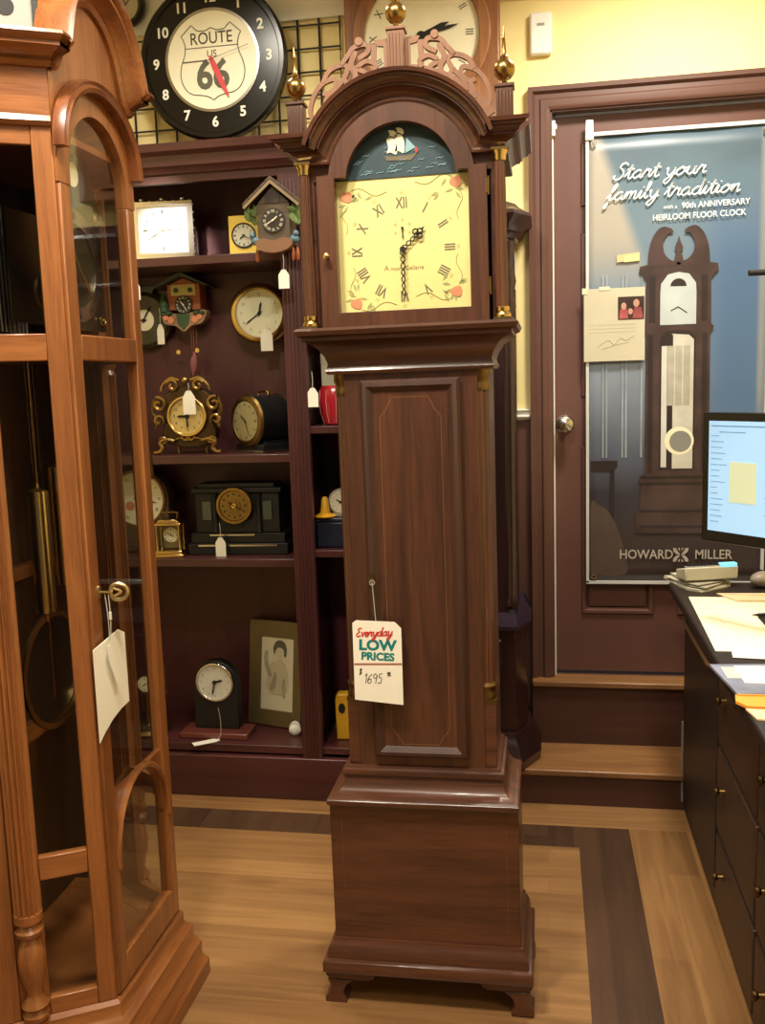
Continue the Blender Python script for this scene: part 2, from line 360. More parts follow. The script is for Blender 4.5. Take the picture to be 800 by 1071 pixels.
# stroke lettering: x-height 1
LT = {
 'a': (1.15, [[(.85, .9), (.5, 1), (.1, .6), (.1, .2), (.4, 0), (.8, .4), (.9, .98), (.85, .2), (1, 0), (1.2, .25)]]),
 't': (.8, [[(-.05, .25), (.3, 1), (.48, 1.8), (.36, .6), (.42, .05), (.6, 0), (.85, .25)], [(.05, 1.15), (.8, 1.2)]]),
 'r': (.95, [[(-.05, .25), (.3, 1.08), (.38, .9), (.7, .95), (.62, .5), (.72, .05), (1, .25)]]),
 'y': (1.1, [[(0, .8), (.15, 1), (.2, .35), (.45, 0), (.8, .4), (.95, 1), (.8, -.3), (.4, -1), (.1, -.7), (.5, -.2), (1.15, .25)]]),
 'o': (1.1, [[(.55, 1), (.12, .6), (.15, .1), (.5, 0), (.85, .4), (.75, .9), (.5, 1), (.7, .8), (1.15, .85)]]),
 'u': (1.2, [[(-.05, .25), (.2, 1), (.15, .3), (.4, 0), (.75, .3), (.9, 1), (.85, .2), (1, 0), (1.25, .25)]]),
 'f': (.8, [[(-.05, .25), (.4, 1), (.75, 1.85), (.58, 2.1), (.38, 1.5), (.3, 0), (.2, -.9), (0, -1), (.05, -.6), (.4, 0), (.8, .25)]]),
 'm': (1.5, [[(-.05, .25), (.2, 1), (.2, 0), (.3, .7), (.55, 1), (.65, .8), (.65, 0), (.75, .7), (1, 1), (1.12, .8), (1.12, .1), (1.28, 0), (1.5, .25)]]),
 'n': (1.05, [[(-.05, .25), (.2, 1), (.2, 0), (.3, .7), (.6, 1), (.72, .8), (.72, .1), (.85, 0), (1.05, .25)]]),
 'i': (.55, [[(-.05, .25), (.2, 1), (.18, .2), (.32, 0), (.55, .25)], [(.3, 1.4), (.36, 1.5)]]),
 'l': (.6, [[(-.05, .25), (.4, 1.3), (.45, 2), (.25, 1.9), (.2, .3), (.35, 0), (.6, .25)]]),
 'd': (1.2, [[(.85, .9), (.5, 1), (.1, .6), (.1, .2), (.4, 0), (.8, .4), (1, 2), (.9, .2), (1.05, 0), (1.25, .25)]]),
 'S': (1.25, [[(1.2, 1.75), (.9, 2.05), (.5, 1.9), (.45, 1.45), (.9, 1), (.9, .3), (.4, -.05), (0, .2), (.12, .5)]]),
 'e': (.8, [[(0, .35), (.5, .55), (.65, .9), (.4, 1), (.1, .6), (.15, .1), (.5, 0), (.85, .25)]]),
 'v': (.9, [[(0, .9), (.15, 1), (.35, 0), (.7, 1), (.95, .9)]]),
 'E': (1.1, [[(.95, 1.85), (.5, 2), (.2, 1.6), (.6, 1.1), (.2, .8), (.1, .3), (.5, 0), (1, .3)]]),
 '1': (.6, [[(.1, 1.6), (.35, 2), (.35, 0)]]),
 '6': (1.05, [[(.8, 1.95), (.3, 1.3), (.1, .5), (.4, 0), (.8, .3), (.7, .9), (.3, .8), (.12, .4)]]),
 '9': (1.05, [[(.85, 1.6), (.5, 2), (.15, 1.6), (.3, 1.1), (.7, 1.2), (.85, 1.7), (.7, 0)]]),
 '5': (1.05, [[(.85, 2), (.3, 1.95), (.2, 1.2), (.6, 1.25), (.8, .7), (.55, .05), (.1, .15)]]),
 '0': (.8, [[(.4, 1), (.1, .6), (.15, .1), (.5, 0), (.7, .5), (.4, 1)]]),
 '$': (1, [[(.8, 1.6), (.4, 1.9), (.1, 1.5), (.7, .8), (.7, .3), (.4, .05), (.05, .3)], [(.42, 2.2), (.42, -.2)]]),
 ' ': (.7, []),
}
def strokes(mb, s, u, v, h, w_, m, r, shear=.3, k=5, rise=0.0, sx=1.0):
    x = u
    for ch in s:
        adv, st = LT[ch]
        for pl in st:
            pp = smooth(pl, k)
            mb.tube([m(x + (a * sx + b * shear) * h, v + b * h + (x - u + a * h) * rise, w_) for a, b in pp], r, 5, flat=(0, 1, 0))
        x += adv * h * sx
    return x

def string_tag(label, top, size, hang, rz=0, tilt=0, group='small string price tags', mat=PAPER):
    """white card with a clipped top hanging on a thread from top"""
    t = thing('price_tag', label, 'price tag', top, rz, group, rot=(radians(tilt), 0, radians(rz)))
    W, Hh = size; w2 = W / 2
    MB().prism([(-w2, -hang - Hh), (w2, -hang - Hh), (w2, -hang - Hh * .28), (w2 * .35, -hang), (-w2 * .35, -hang), (-w2, -hang - Hh * .28)], 0, 0.0012).build('card', mat, t)
    MB().tube(smooth([F(0, 0, .001), F(.002, -hang * .5, .002), F(0, -hang - Hh * .12, .0018)], 3), 0.0008, 5).build('string', STRING, t)
    return t

# ================================================================== THE SETTING
# floor: inner field, walnut border, outer strips (one mesh, flat at z=0)
fl = MB()
def fq(x0, x1, y0, y1, mi): fl.add([(x0, y0, 0), (x1, y0, 0), (x1, y1, 0), (x0, y1, 0)], [(0, 1, 2, 3)], mi)
BXI, BXO, BYI, BYO = 0.092, 0.250, 2.735, 2.872
XL, XR, YN, YF = -1.80, 1.45, -1.6, 3.40
fq(XL, BXI, YN, BYI, 0)
fq(XL, BXO, BYI, BYO, 1); fq(BXI, BXO, YN, BYI, 1)
fq(XL, XR, BYO, YF, 0); fq(BXO, XR, YN, BYO, 2)
struct(fl.build('floor', [FLOOR_A, FLOOR_D, FLOOR_B], flat=True))
CZ = 2.82
struct(MB().bx(XL, XR, YN, YF + .1, CZ, CZ + .06).build('ceiling', CEIL))
wb = MB()
DX0, DX1, DZ0, DZ1 = 0.022, 0.80, 0.353, 2.292
wb.bx(XL, DX0, 3.31, 3.40, 1.29, CZ); wb.bx(DX0, DX1, 3.31, 3.40, DZ1, CZ); wb.bx(DX1, XR, 3.31, 3.40, 1.29, CZ)
struct(wb.build('wall_back', YELLOW))
ws = MB(); ws.bx(XL, DX0, 3.308, 3.40, 0, 1.29); ws.bx(DX1, XR, 3.308, 3.40, 0, 1.29); ws.bx(DX0, DX1, 3.345, 3.40, 0, DZ0)
struct(ws.build('trim_1', DOORT))
cr = MB().mould([(0, 0), (.018, 0), (.018, .025), (.03, .045), (.035, .09), (.07, .13), (.085, .15), (.085, .17), (0, .17)],
                [(XL, 3.31), (XR, 3.31)], lambda u, v, w_: (u, v, w_ + CZ - .172), side=1)
struct(cr.build('trim_2', WHITE))
rl = MB().mould([(0, 0), (.012, .004), (.02, .014), (.014, .028), (.024, .036), (0, .04)], [(XL, 3.309), (-.052, 3.309)], lambda u, v, w_: (u, v, w_ + 1.272))
struct(rl.build('trim_3', WHITE))
struct(MB().bx(XL - .08, XL, YN, 3.40, 0, CZ).build('wall_left', YELLOW))
struct(MB().bx(XR, XR + .08, YN, 3.40, 0, CZ).build('wall_right', YELLOW))
# door casing: moulded, mitred
cas = MB().mould([(0, 0), (0, .012), (.012, .02), (.03, .02), (.036, .014), (.05, .014), (.058, .026), (.072, .028), (.072, 0)],
                 [(DX0, DZ0), (DX0, DZ1), (DX1, DZ1), (DX1, DZ0)], lambda u, v, w_: (u, 3.31 - w_, v), side=-1)
struct(cas.build('trim_4', DOORT))
jm = MB().bx(DX0 - .001, DX0 + .006, 3.305, 3.36, DZ0, DZ1).bx(DX1 - .006, DX1 + .001, 3.305, 3.36, DZ0, DZ1).bx(DX0, DX1, 3.305, 3.36, DZ1 - .006, DZ1 + .001)
struct(jm.build('trim_5', DOORT))

# six-panel door
dr = thing('door_1', 'brown six panel door with silver knob above two wooden steps', 'door', (0, 3.35, 0)); dr['kind'] = 'structure'
D0, D1 = DX0 + .012, DX1 - .008
pans = []
for (x0, x1) in ((.122, .372), (.452, .702)):
    for (z0, z1) in ((1.985, 2.190), (1.345, 1.900), (.575, 1.175)): pans.append((x0, x1, z0, z1))
db = MB()
xs = [D0, .122, .372, .452, .702, D1]; zs = [DZ0 + .012, .575, 1.175, 1.345, 1.900, 1.985, 2.190, DZ1 - .012]
for i in range(5):
    for j in range(7):
        rec = .012 if (i in (1, 3) and j in (1, 3, 5)) else 0
        db.bx(xs[i], xs[i + 1], rec, .04, zs[j], zs[j + 1])
db.build('door_leaf', DOORM, dr)
for (x0, x1, z0, z1) in pans:
    p = MB()
    o1 = [(x0, z0), (x1, z0), (x1, z1), (x0, z1)]; g = .028
    i1 = [(x0 + g, z0 + g), (x1 - g, z0 + g), (x1 - g, z1 - g), (x0 + g, z1 - g)]
    p.mould([(0, -.0), (.004, .008), (.014, .009), (.022, -.004), (.022, -.010), (0, -.010)], [(x0, z0), (x0, z1), (x1, z1), (x1, z0)], lambda u, v, w_: (u, -w_, v), closed=True)
    p.prism(i1, -.012, -.003); p.build('door_panel', DOORM, dr)
kb = MB().lathe([(.03, 0), (.03, .004), (.026, .008), (.012, .012), (.011, .03), (.018, .036), (.029, .046), (.031, .056), (.027, .066), (.014, .073), (.001, .075)], (.066, 0, 1.256), 'y', 24)
lab(kb.build('door_knob', NICKEL, dr), 'round silver door knob')
st = MB().bx(DX0 + .004, DX0 + .011, -.022, .0, DZ0, DZ1 - .05)
lab(st.build('weather_strip', WHITE, dr), 'thin white strip along the door edge')
lab(MB().bx(DX0 + .02, DX1 - .01, -.006, .0, DZ1 - .014, DZ1 - .007).build('head_strip', plain('blue_grey_strip', (150, 160, 190), .5), dr), 'thin blue grey strip along the door head')
ck = MB().bx(DX0 + .001, DX0 + .017, -.034, -.004, 2.215, 2.262); ck.bx(DX0 + .003, DX0 + .022, -.036, -.03, 2.235, 2.25)
lab(ck.build('door_sensor', WHITE, dr), 'small white contact sensor at the top corner')

# steps up to the door
def step(name, x0, x1, y0, y1, z0, z1, nose):
    s_ = thing(name, '', 'step', (0, 0, 0)); del s_['label']; del s_['category']; s_['kind'] = 'structure'
    MB().bx(x0, x1, y0, y1, z0, z1 - .022).build('riser', RISER, s_)
    MB().bx(x0, x1, y0 - nose, y1, z1 - .022, z1).build('tread', TREAD, s_, bevel=.005)
    return s_
step('floor_step', -.608, .9, 3.025, 3.262, 0, .123, .008)
step('floor_step', -.052, .9, 3.262, 3.345, 0, .353, .014)

# small white sensor box on the wall
sb = thing('motion_sensor', 'small white plastic box mounted high on the yellow wall', 'sensor', (-.006, 3.31, 2.53))
MB().bx(-.036, .036, -.026, 0, -.066, .066).build('housing', WHITE, sb, bevel=.008)
MB().bx(-.012, .012, -.0275, -.0255, .022, .03).build('lens', GREYPL, sb)

# ================================================================== BOOKCASE
BC = thing('bookcase', 'tall red brown wooden bookcase filled with small clocks', 'bookcase', (0, 0, 0))
X0, XU0, XU1, X1 = -1.66, -.828, -.758, -.612; YB0, YB1 = 2.985, 3.285
MB().bx(X0, X1, 3.268, 3.285, 0.02, 2.15).build('back_panel', CASE_B, BC)
MB().bx(X0, X0 + .03, YB0 + .012, 3.268, 0, 2.15).build('side_panel', CASE, BC, bevel=.002)
MB().bx(X1 - .022, X1, YB0 + .012, 3.268, 0, 2.15).build('side_panel', CASE, BC, bevel=.002)
MB().bx(-.803, -.783, YB0 + .012, 3.268, 0.02, 2.15).build('divider', CASE, BC, bevel=.002)
for (a, b) in ((X0, X0 + .05), (XU0, XU1), (X1 - .03, X1)):
    mb = MB().bx(a, b, YB0 - .014, YB0 + .012, .10, 2.10)
    if b - a > .06:
        for q in range(4): mb.bx(a + .014 + q * .012, a + .019 + q * .012, YB0 - .017, YB0 - .014, .16, 2.06)
    mb.build('stile', CASE, BC, bevel=.002)
MB().bx(X0, X1, YB0 - .012, YB0 + .012, 2.075, 2.15).build('top_rail', CASE_X, BC)
MB().mould([(0, 0), (.012, .0), (.018, .012), (.03, .02), (.034, .05), (.05, .062), (.055, .085), (0, .085)],
           [(X0, 3.285), (X0, YB0 - .012), (X1, YB0 - .012), (X1, 3.285)], lambda u, v, w_: (u, v, w_ + 2.10), side=1).build('cornice', CASE_X, BC)
MB().bx(X0, X1, YB0, 3.285, 2.13, 2.182).build('top_board', CASE_X, BC)
MB().bx(X0, X1, YB0 - .02, YB0 + .012, 0, .15).build('plinth', CASE_X, BC, bevel=.004)
SH = (.185, .842, 1.195, 1.845)
for z in SH: MB().bx(X0 + .03, -.803, YB0, 3.268, z - .028, z).build('shelf', CASE_X, BC, bevel=.002)
for z in (.185, .872, 1.283, 1.70): MB().bx(-.783, X1 - .022, YB0, 3.268, z - .024, z).build('shelf', CASE_X, BC, bevel=.002)

# ================================================================== MAIN TALL CASE CLOCK
TC = thing('longcase_clock', 'tall dark mahogany longcase clock with arched hood, painted cream dial and brass finials', 'clock', (-.273, 1.957, 0), rot=(0, radians(-.4), 0))
# bracket feet
for sx in (-1, 1):
    for yb in (0, 1):
        y0 = -.014 if yb == 0 else .205
        mb = MB().prism([(sx * a, b) for a, b in ((.236, .080), (.237, .068), (.228, .058), (.136, .058), (.124, .064), (.118, .080))], -y0 - .052, -y0)
        mb.prism([(sx * a, b) for a, b in ((.232, .058), (.224, .042), (.229, .024), (.239, .014), (.239, .001), (.188, .001), (.189, .012), (.197, .026), (.190, .044), (.172, .058))], -y0 - .050, -y0 + .002)
        mb.build('bracket_foot', MAHOG_D, TC, bevel=.002)
bp = [(-.212, .245), (-.212, 0), (.212, 0), (.212, .245)]
MB().mould([(-.05, .080), (.024, .080), (.027, .084), (.027, .106), (.024, .110), (.017, .112), (.017, .122), (.015, .134), (.009, .144), (.005, .150), (.005, .157), (-.05, .157)], bp, side=1).bx(-.2, .2, .01, .245, .085, .15).build('base_moulding', MAHOG_D, TC)
MB().bx(-.212, .212, 0, .245, .15, .487).build('base', MAHOG_X, TC, bevel=.002)
ins = MB()
for a, b in (((-.185, .19), (.185, .19)), ((.185, .19), (.185, .45)), ((.185, .45), (-.185, .45)), ((-.185, .45), (-.185, .19))):
    ins.bx(min(a[0], b[0]) - .0008, max(a[0], b[0]) + .0008, -.0006, .001, min(a[1], b[1]) - .0008, max(a[1], b[1]) + .0008)
ins.build('base_stringing', wood('faded_inlay', (84, 48, 30), (104, 62, 40), 'x'), TC)
tp = [(-.166, .235), (-.166, .03), (.166, .03), (.166, .235)]
MB().mould([(-.03, .483), (.045, .483), (.048, .487), (.048, .495), (.044, .499), (.036, .500), (.028, .504), (.019, .514), (.013, .528), (.011, .541), (.016, .544), (.017, .550), (.015, .556), (.009, .558), (.007, .564), (-.03, .566)], tp, side=1).bx(-.15, .15, .04, .235, .487, .56).build('waist_moulding', MAHOG_X, TC)
# trunk
MB().bx(-.142, .142, .03, .235, .56, 1.452).bx(-.165, .165, .055, .235, .56, 1.452).build('trunk', MAHOG, TC, bevel=.0015)
for sx in (-1, 1):
    MB().lathe([(.0185, .755), (.0185, 1.40)], (sx * .146, .053, 0), 'z', 48, flute=12, fd=.14).build('quarter_column', MAHOG_DV, TC)
    MB().bx(sx * .146 - .0205, sx * .146 + .0205, .032, .075, .566, .712).build('column_block', MAHOG_D, TC, bevel=.001)
    q = MB().bx(sx * .146 - .022, sx * .146 + .022, .0315, .075, .712, .720).lathe([(.021, .720), (.0225, .726), (.020, .732), (.020, .745), (.0225, .750), (.019, .757)], (sx * .146, .053, 0), 'z', 24)
    lab(q.build('column_base', OLDBRASS, TC), 'dull brass column foot')
    q = MB().lathe([(.02, 1.395), (.022, 1.402), (.019, 1.41), (.02, 1.418), (.0235, 1.425), (.0235, 1.44)], (sx * .146, .054, 0), 'z', 24)
    lab(q.build('column_capital', OLDBRASS, TC), 'brass column capital')
# trunk door
MB().bx(-.106, .106, .018, .034, .588, 1.425).build('trunk_door', MAHOG, TC, bevel=.002)
MB().mould([(0, 0), (.006, .008), (.014, .010), (.022, .004), (.026, 0)], [(-.106, .588), (-.106, 1.425), (.106, 1.425), (.106, .588)], lambda u, v, w_: (u, .018 - w_, v), closed=True, side=1).build('door_moulding', wood('dull_dark_mahogany', (46, 26, 18), (74, 42, 28), 'z', 22, .6, 0), TC)
op = [(-.066, .655), (-.066, 1.345), (-.052, 1.362), (-.04, 1.388), (.04, 1.388), (.052, 1.362), (.066, 1.345), (.066, .655), (.052, .638), (.04, .618), (-.04, .618), (-.052, .638)]
MB().mould([(0, .0006), (0, -.001), (.0012, -.001), (.0012, .0006)], op, at(0, .018, 0), closed=True).build('door_stringing', wood('line_inlay', (110, 70, 42), (136, 90, 54), 'z'), TC)
es = MB().disc(-.093, 0.997, .008, 0, .003, at(0, .010, 0), 16, ry=.013).lathe([(.003, 0), (.003, .012), (.006, .015), (.006, .019), (.001, .02)], (-.093, .010, .997), 'y', 10)
lab(es.build('escutcheon', OLDBRASS, TC), 'small brass keyhole plate')
# throat
MB().mould([(-.03, 1.44), (.010, 1.44), (.014, 1.447), (.010, 1.455), (.008, 1.462), (.014, 1.478), (.026, 1.495), (.044, 1.507), (.052, 1.510), (.052, 1.517), (.062, 1.521), (.066, 1.530), (.06, 1.536), (-.03, 1.536)], tp, side=1).bx(-.15, .15, .04, .235, 1.45, 1.53).build('throat_moulding', MAHOG_D, TC)
# hood carcass
HB = 1.536
MB().bx(-.196, -.180, .012, .24, HB, 1.90).bx(.180, .196, .012, .24, HB, 1.90).bx(-.196, .196, .225, .24, HB, 1.9).build('hood_side', MAHOG, TC)
CZA, RI = 1.823, .154
a0 = math.degrees(math.asin((1.868 - CZA) / RI))
archpath = [(-.205, 1.868)] + arc(0, CZA, RI, 180 - a0, a0, 36) + [(.205, 1.868)]
tym = [(-.205, HB), (-.183, HB), (-.183, 1.835), (-.152, 1.835)] + arc(0, CZA, .150, 175, 5, 28) + [(.152, 1.835), (.183, 1.835), (.183, HB), (.205, HB), (.205, 1.90)] + arc(0, CZA, .188, 28, 152, 28) + [(-.205, 1.90)]
MB().prism(tym, -.03, -.006).build('hood_front', MAHOG_D, TC)
bpf = [(-.003, -.012), (-.003, .011), (.001, .013), (.005, .011), (.006, .006), (.011, .007), (.017, .012), (.022, .022), (.023, .030), (.027, .030), (.027, .034), (.033, .036), (.037, .042), (.038, .048), (.042, .048), (.043, .054), (.050, .056), (.050, -.012)]
MB().mould(bpf, archpath, at(0, .0, 0), side=-1, miter=(1, 1)).build('arch_moulding', MAHOG_D, TC)
sp = [(w_, 1.868 + o_) for o_, w_ in bpf]
for sx in (-1, 1):
    MB().mould([(o, w_) for o, w_ in sp], [(sx * .205, 0), (sx * .205, .245)], side=sx, miter=(0, 0)).build('side_cornice', MAHOG_D, TC)
# arched roof behind the moulding
rf = [(-.20, 1.905)] + arc(0, CZA, .196, 155, 25, 24) + [(.20, 1.905)]
MB().prism(rf, -.24, -.032).build('hood_roof', MAHOG_D, TC)
# hood door with arched opening
def shoulders(hw, zb, zs_, hw2, R, cz, n=28):
    a = math.degrees(math.asin(min(1, max(-1, (zs_ - cz) / R)))) if abs(zs_ - cz) < R else 0
    return [(-hw, zb), (-hw, zs_), (-hw2, zs_)] + arc(0, cz, R, 180 - a, a, n) + [(hw2, zs_), (hw, zs_), (hw, zb)]
inner = shoulders(.137, 1.566, 1.836, .113, .113, 1.824); outer = shoulders(.174, 1.536, 1.842, .152, .150, 1.824)
MB().band(inner, outer, -.012, .010, closed=True).build('hood_door_frame', MAHOG, TC, bevel=.0015)
MB().mould([(0, -.012), (0, .009), (-.003, .012), (-.007, .004), (-.008, -.012)], inner, closed=True, side=-1).build('hood_door_bead', MAHOG_DV, TC)
lab(MB().prism(shoulders(.138, 1.565, 1.836, .114, .114, 1.824), -.005, -.003).build('hood_glass', GLASSD, TC), 'clear glass over the dial')
kn = MB().lathe([(.004, 0), (.003, .008), (.006, .012), (.006, .017), (.001, .019)], (-.157, -.010, 1.68), 'y', 12)
lab(kn.build('hood_door_knob', BRASS, TC), 'tiny brass knob')
for z in (1.605, 1.80): lab(MB().bx(.171, .177, -.0115, -.008, z - .014, z + .014).lathe([(.0025, -.018), (.0025, .018)], (.177, -.0105, z), 'z', 10).build('hinge', OLDBRASS, TC), 'dull brass hinge')
# hood columns
for sx in (-1, 1):
    cx = sx * .2
    MB().lathe([(.0125, 1.562), (.0128, 1.60), (.0108, 1.852)], (cx, -.005, 0), 'z', 48, flute=12, fd=.13).build('hood_column', MAHOG_DV, TC)
    q = MB().bx(cx - .018, cx + .018, -.023, .013, 1.536, 1.541).lathe([(.0165, 1.541), (.0175, 1.545), (.016, 1.549), (.013, 1.552), (.0145, 1.556), (.0135, 1.562)], (cx, -.005, 0), 'z', 20)
    lab(q.build('hood_column_base', BRASS, TC), 'brass column base')
    q = MB().lathe([(.0115, 1.846), (.013, 1.851), (.0125, 1.856), (.016, 1.863), (.016, 1.866)], (cx, -.005, 0), 'z', 20).bx(cx - .017, cx + .017, -.022, .012, 1.865, 1.870)
    lab(q.build('hood_column_capital', BRASS, TC), 'brass column capital')
# dial
DY = .020
dl = MB().bx(-.145, .145, DY, DY + .004, 1.55, 1.835)
DIAL = lab(dl.build('dial_plate', CREAM, TC), 'cream painted dial')
am = MB().prism([(-.149, 1.835)] + arc(0, 1.824, .149, 176, 4, 28) + [(.149, 1.835)], -.022, -.018)
ARCH = lab(am.build('arch_painting', NAVY, TC), 'dark blue painted arch with a sailing ship')
fy = lambda u, v, w_=0: (u, DY - .0006 - w_, v)
fy2 = lambda u, v, w_=0: (u, .0174 - w_, v)
DCX, DCZ = -.003, 1.690
nm = MB()
for i, s_ in enumerate(ROM):
    a = pi / 2 - i * pi / 6; rr = .093
    nm.text(s_, .031, DCX + cos(a) * rr * 1.03, DCZ + sin(a) * rr, 0, fy, -i * 30, bold=.018, sx=.66)
nm.build('numerals', plain('grey_dial_ink', (112, 106, 88), .7), DIAL)
an = MB()
for i in range(12):
    a = pi / 2 - i * pi / 6; an.text(str((i * 5) or 60), .009, DCX + cos(a) * .114, DCZ + sin(a) * .114, 0, fy, -i * 30, bold=0)
for i in range(6):
    a = pi / 2 - i * pi / 3; an.disc(DCX + cos(a) * .017, DCZ + .043 + sin(a) * .017, .0028, 0, .0002, fy, 8)
an.build('minute_figures', plain('faint_ink', (196, 178, 118), .6), DIAL)
ds = MB()
ds.text('A', .016, DCX - .036, DCZ - .036, 0, fy, bold=0); ds.text('nson  Gellarie', .0125, DCX + .007, DCZ - .0375, 0, fy, bold=0)
ds.build('maker_signature', plain('brown_ink', (140, 120, 76), .6), DIAL)
for (fx, fz) in ((-.118, 1.802), (.110, 1.818), (-.105, 1.585), (.106, 1.600)):
    fb = MB()
    for k in range(7):
        a = k * 2 * pi / 6; rr = .0068 if k < 6 else 0
        fb.disc(fx + cos(a) * rr, fz + sin(a) * rr * .8, .0050 + .0018 * (k % 2), 0, .0003 + .0001 * k, fy, 12)
    fb.build('rose', ROSE, DIAL)
    lb = MB(); sx = -1 if fx < 0 else 1; sz = 1 if fz > 1.7 else -1
    for k in range(9):
        a = random.uniform(0, 2 * pi); rr = random.uniform(.014, .03)
        cx_ = fx - sx * (.004 + .028 * (k % 3 == 0)) + cos(a) * rr * .7; cz_ = fz - sz * .012 + sin(a) * rr
        q = Vector((cos(a), sin(a))); n_ = Vector((-q.y, q.x)) * .003; L_ = .009
        c_ = Vector((cx_, cz_))
        lb.prism([tuple(c_ - q * L_), tuple(c_ + n_), tuple(c_ + q * L_), tuple(c_ - n_)], 0, .0002, fy)
    ar = [(fx - sx * (.01 + .075 * t), fz + sz * (.012 - .01 * t + .006 * sin(t * 7))) for t in [i / 14 for i in range(15)]]
    lb.tube([fy(u, v, .0002) for u, v in ar], .0006, 4)
    ar = [(fx + sx * (.006 + .006 * sin(t * 6)), fz - sz * (.015 + .06 * t)) for t in [i / 14 for i in range(15)]]
    lb.tube([fy(u, v, .0002) for u, v in ar], .0006, 4)
    lb.build('leaf_spray', plain('faded_leaf_paint', (172, 168, 112), .6, var=.2), DIAL)
# ship in the arch
SW = 1.868
MB().prism([(-.030, SW), (.020, SW - .002), (.034, SW + .012), (.018, SW + .008), (-.022, SW + .008), (-.034, SW + .010)], 0, .0006, fy2).build('ship_hull', plain('ship_hull_brown', (112, 96, 76), .6), ARCH)
sl = MB()
for (u, v, a, b) in ((-.022, .012, .016, .030), (-.006, .014, .015, .034), (-.020, .044, .012, .014), (-.005, .050, .011, .012)):
    sl.prism(smooth([(u - a / 2, SW + v + .002), (u, SW + v + .004), (u + a / 2 + .004, SW + v - .001), (u + a / 2 + .006, SW + v + b * .5), (u + a / 2, SW + v + b), (u - a / 2 + .001, SW + v + b + .001), (u - a / 2 + .004, SW + v + b * .5), (u - a / 2, SW + v + .002)], 3)[:-1], 0.0006, .0012, fy2)
sl.build('ship_sails', IVORY, ARCH)
MB().prism([(.008, SW + .012), (.030, SW + .022), (.012, SW + .042)], .0006, .0012, fy2).build('ship_jib', SKYPAINT, ARCH)
MB().bx(.029, .034, .0158, .0168, SW + .012, SW + .022).build('ship_flag', RED, ARCH)
wv = MB()
for k in range(26):
    u = random.uniform(-.105, .105); v = 1.842 + abs(random.gauss(0, .022))
    if u * u + (v - 1.824) ** 2 > .108 ** 2: continue
    wv.tube([fy2(x_, y_, .0003) for x_, y_ in smooth([(u - .007, v), (u - .002, v + .003), (u + .003, v + .001), (u + .008, v + .004)], 3)], .0009, 4)
wv.build('wave_crests', SKYPAINT, ARCH)
# serpentine hands
def serp(mb, d, q, L_, W, t, m, nm_):
    n_ = 7 if nm_ == 'minute_hand' else 4
    P1 = []; P2 = []
    for i in range(41):
        s_ = i / 40; a = W * (1.2 - .6 * s_) * sin(s_ * n_ * pi)
        P1.append(d * L_ * s_ + q * a); P2.append(d * L_ * s_ - q * a)
    for P in (P1, P2): mb.tube([m(p.x, p.y, t) for p in P], .0013, 5)
    mb.disc(0, 0, .006, t - .001, t + .001, m, 14)
    if nm_ == 'hour_hand':
        c = d * L_
        for k in (-1, 0, 1): mb.ring((c + q * k * .006 + d * (.004 if k == 0 else -.003)).x, (c + q * k * .006 + d * (.004 if k == 0 else -.003)).y, .004, .0068, t - .001, t + .001, m, 14)
        mb.prism([tuple(c + d * .008 + q * .003), tuple(c + d * .018), tuple(c + d * .008 - q * .003)], t - .001, t + .001, m)
m_ = at(DCX, DY, DCZ)
for nm_, ang, L_, W, t in (('hour_hand', 47, .046, .0045, .006), ('minute_hand', 180, .094, .0045, .009)):
    a = radians(90 - ang); d = Vector((cos(a), sin(a))); q = Vector((-d.y, d.x)); mb = MB(); serp(mb, d, q, L_, W, t, m_, nm_)
    mb.build(nm_, INK, TC)
MB().disc(DCX, .043 + DCZ - DCZ, .003, .003, .004, at(0, DY, DCZ), 12).prism([(DCX - .0012, .043), (DCX + .0012, .043), (DCX + .0016, .024), (DCX - .0004, .022)], .003, .0038, at(0, DY, DCZ)).build('seconds_hand', INK, TC)
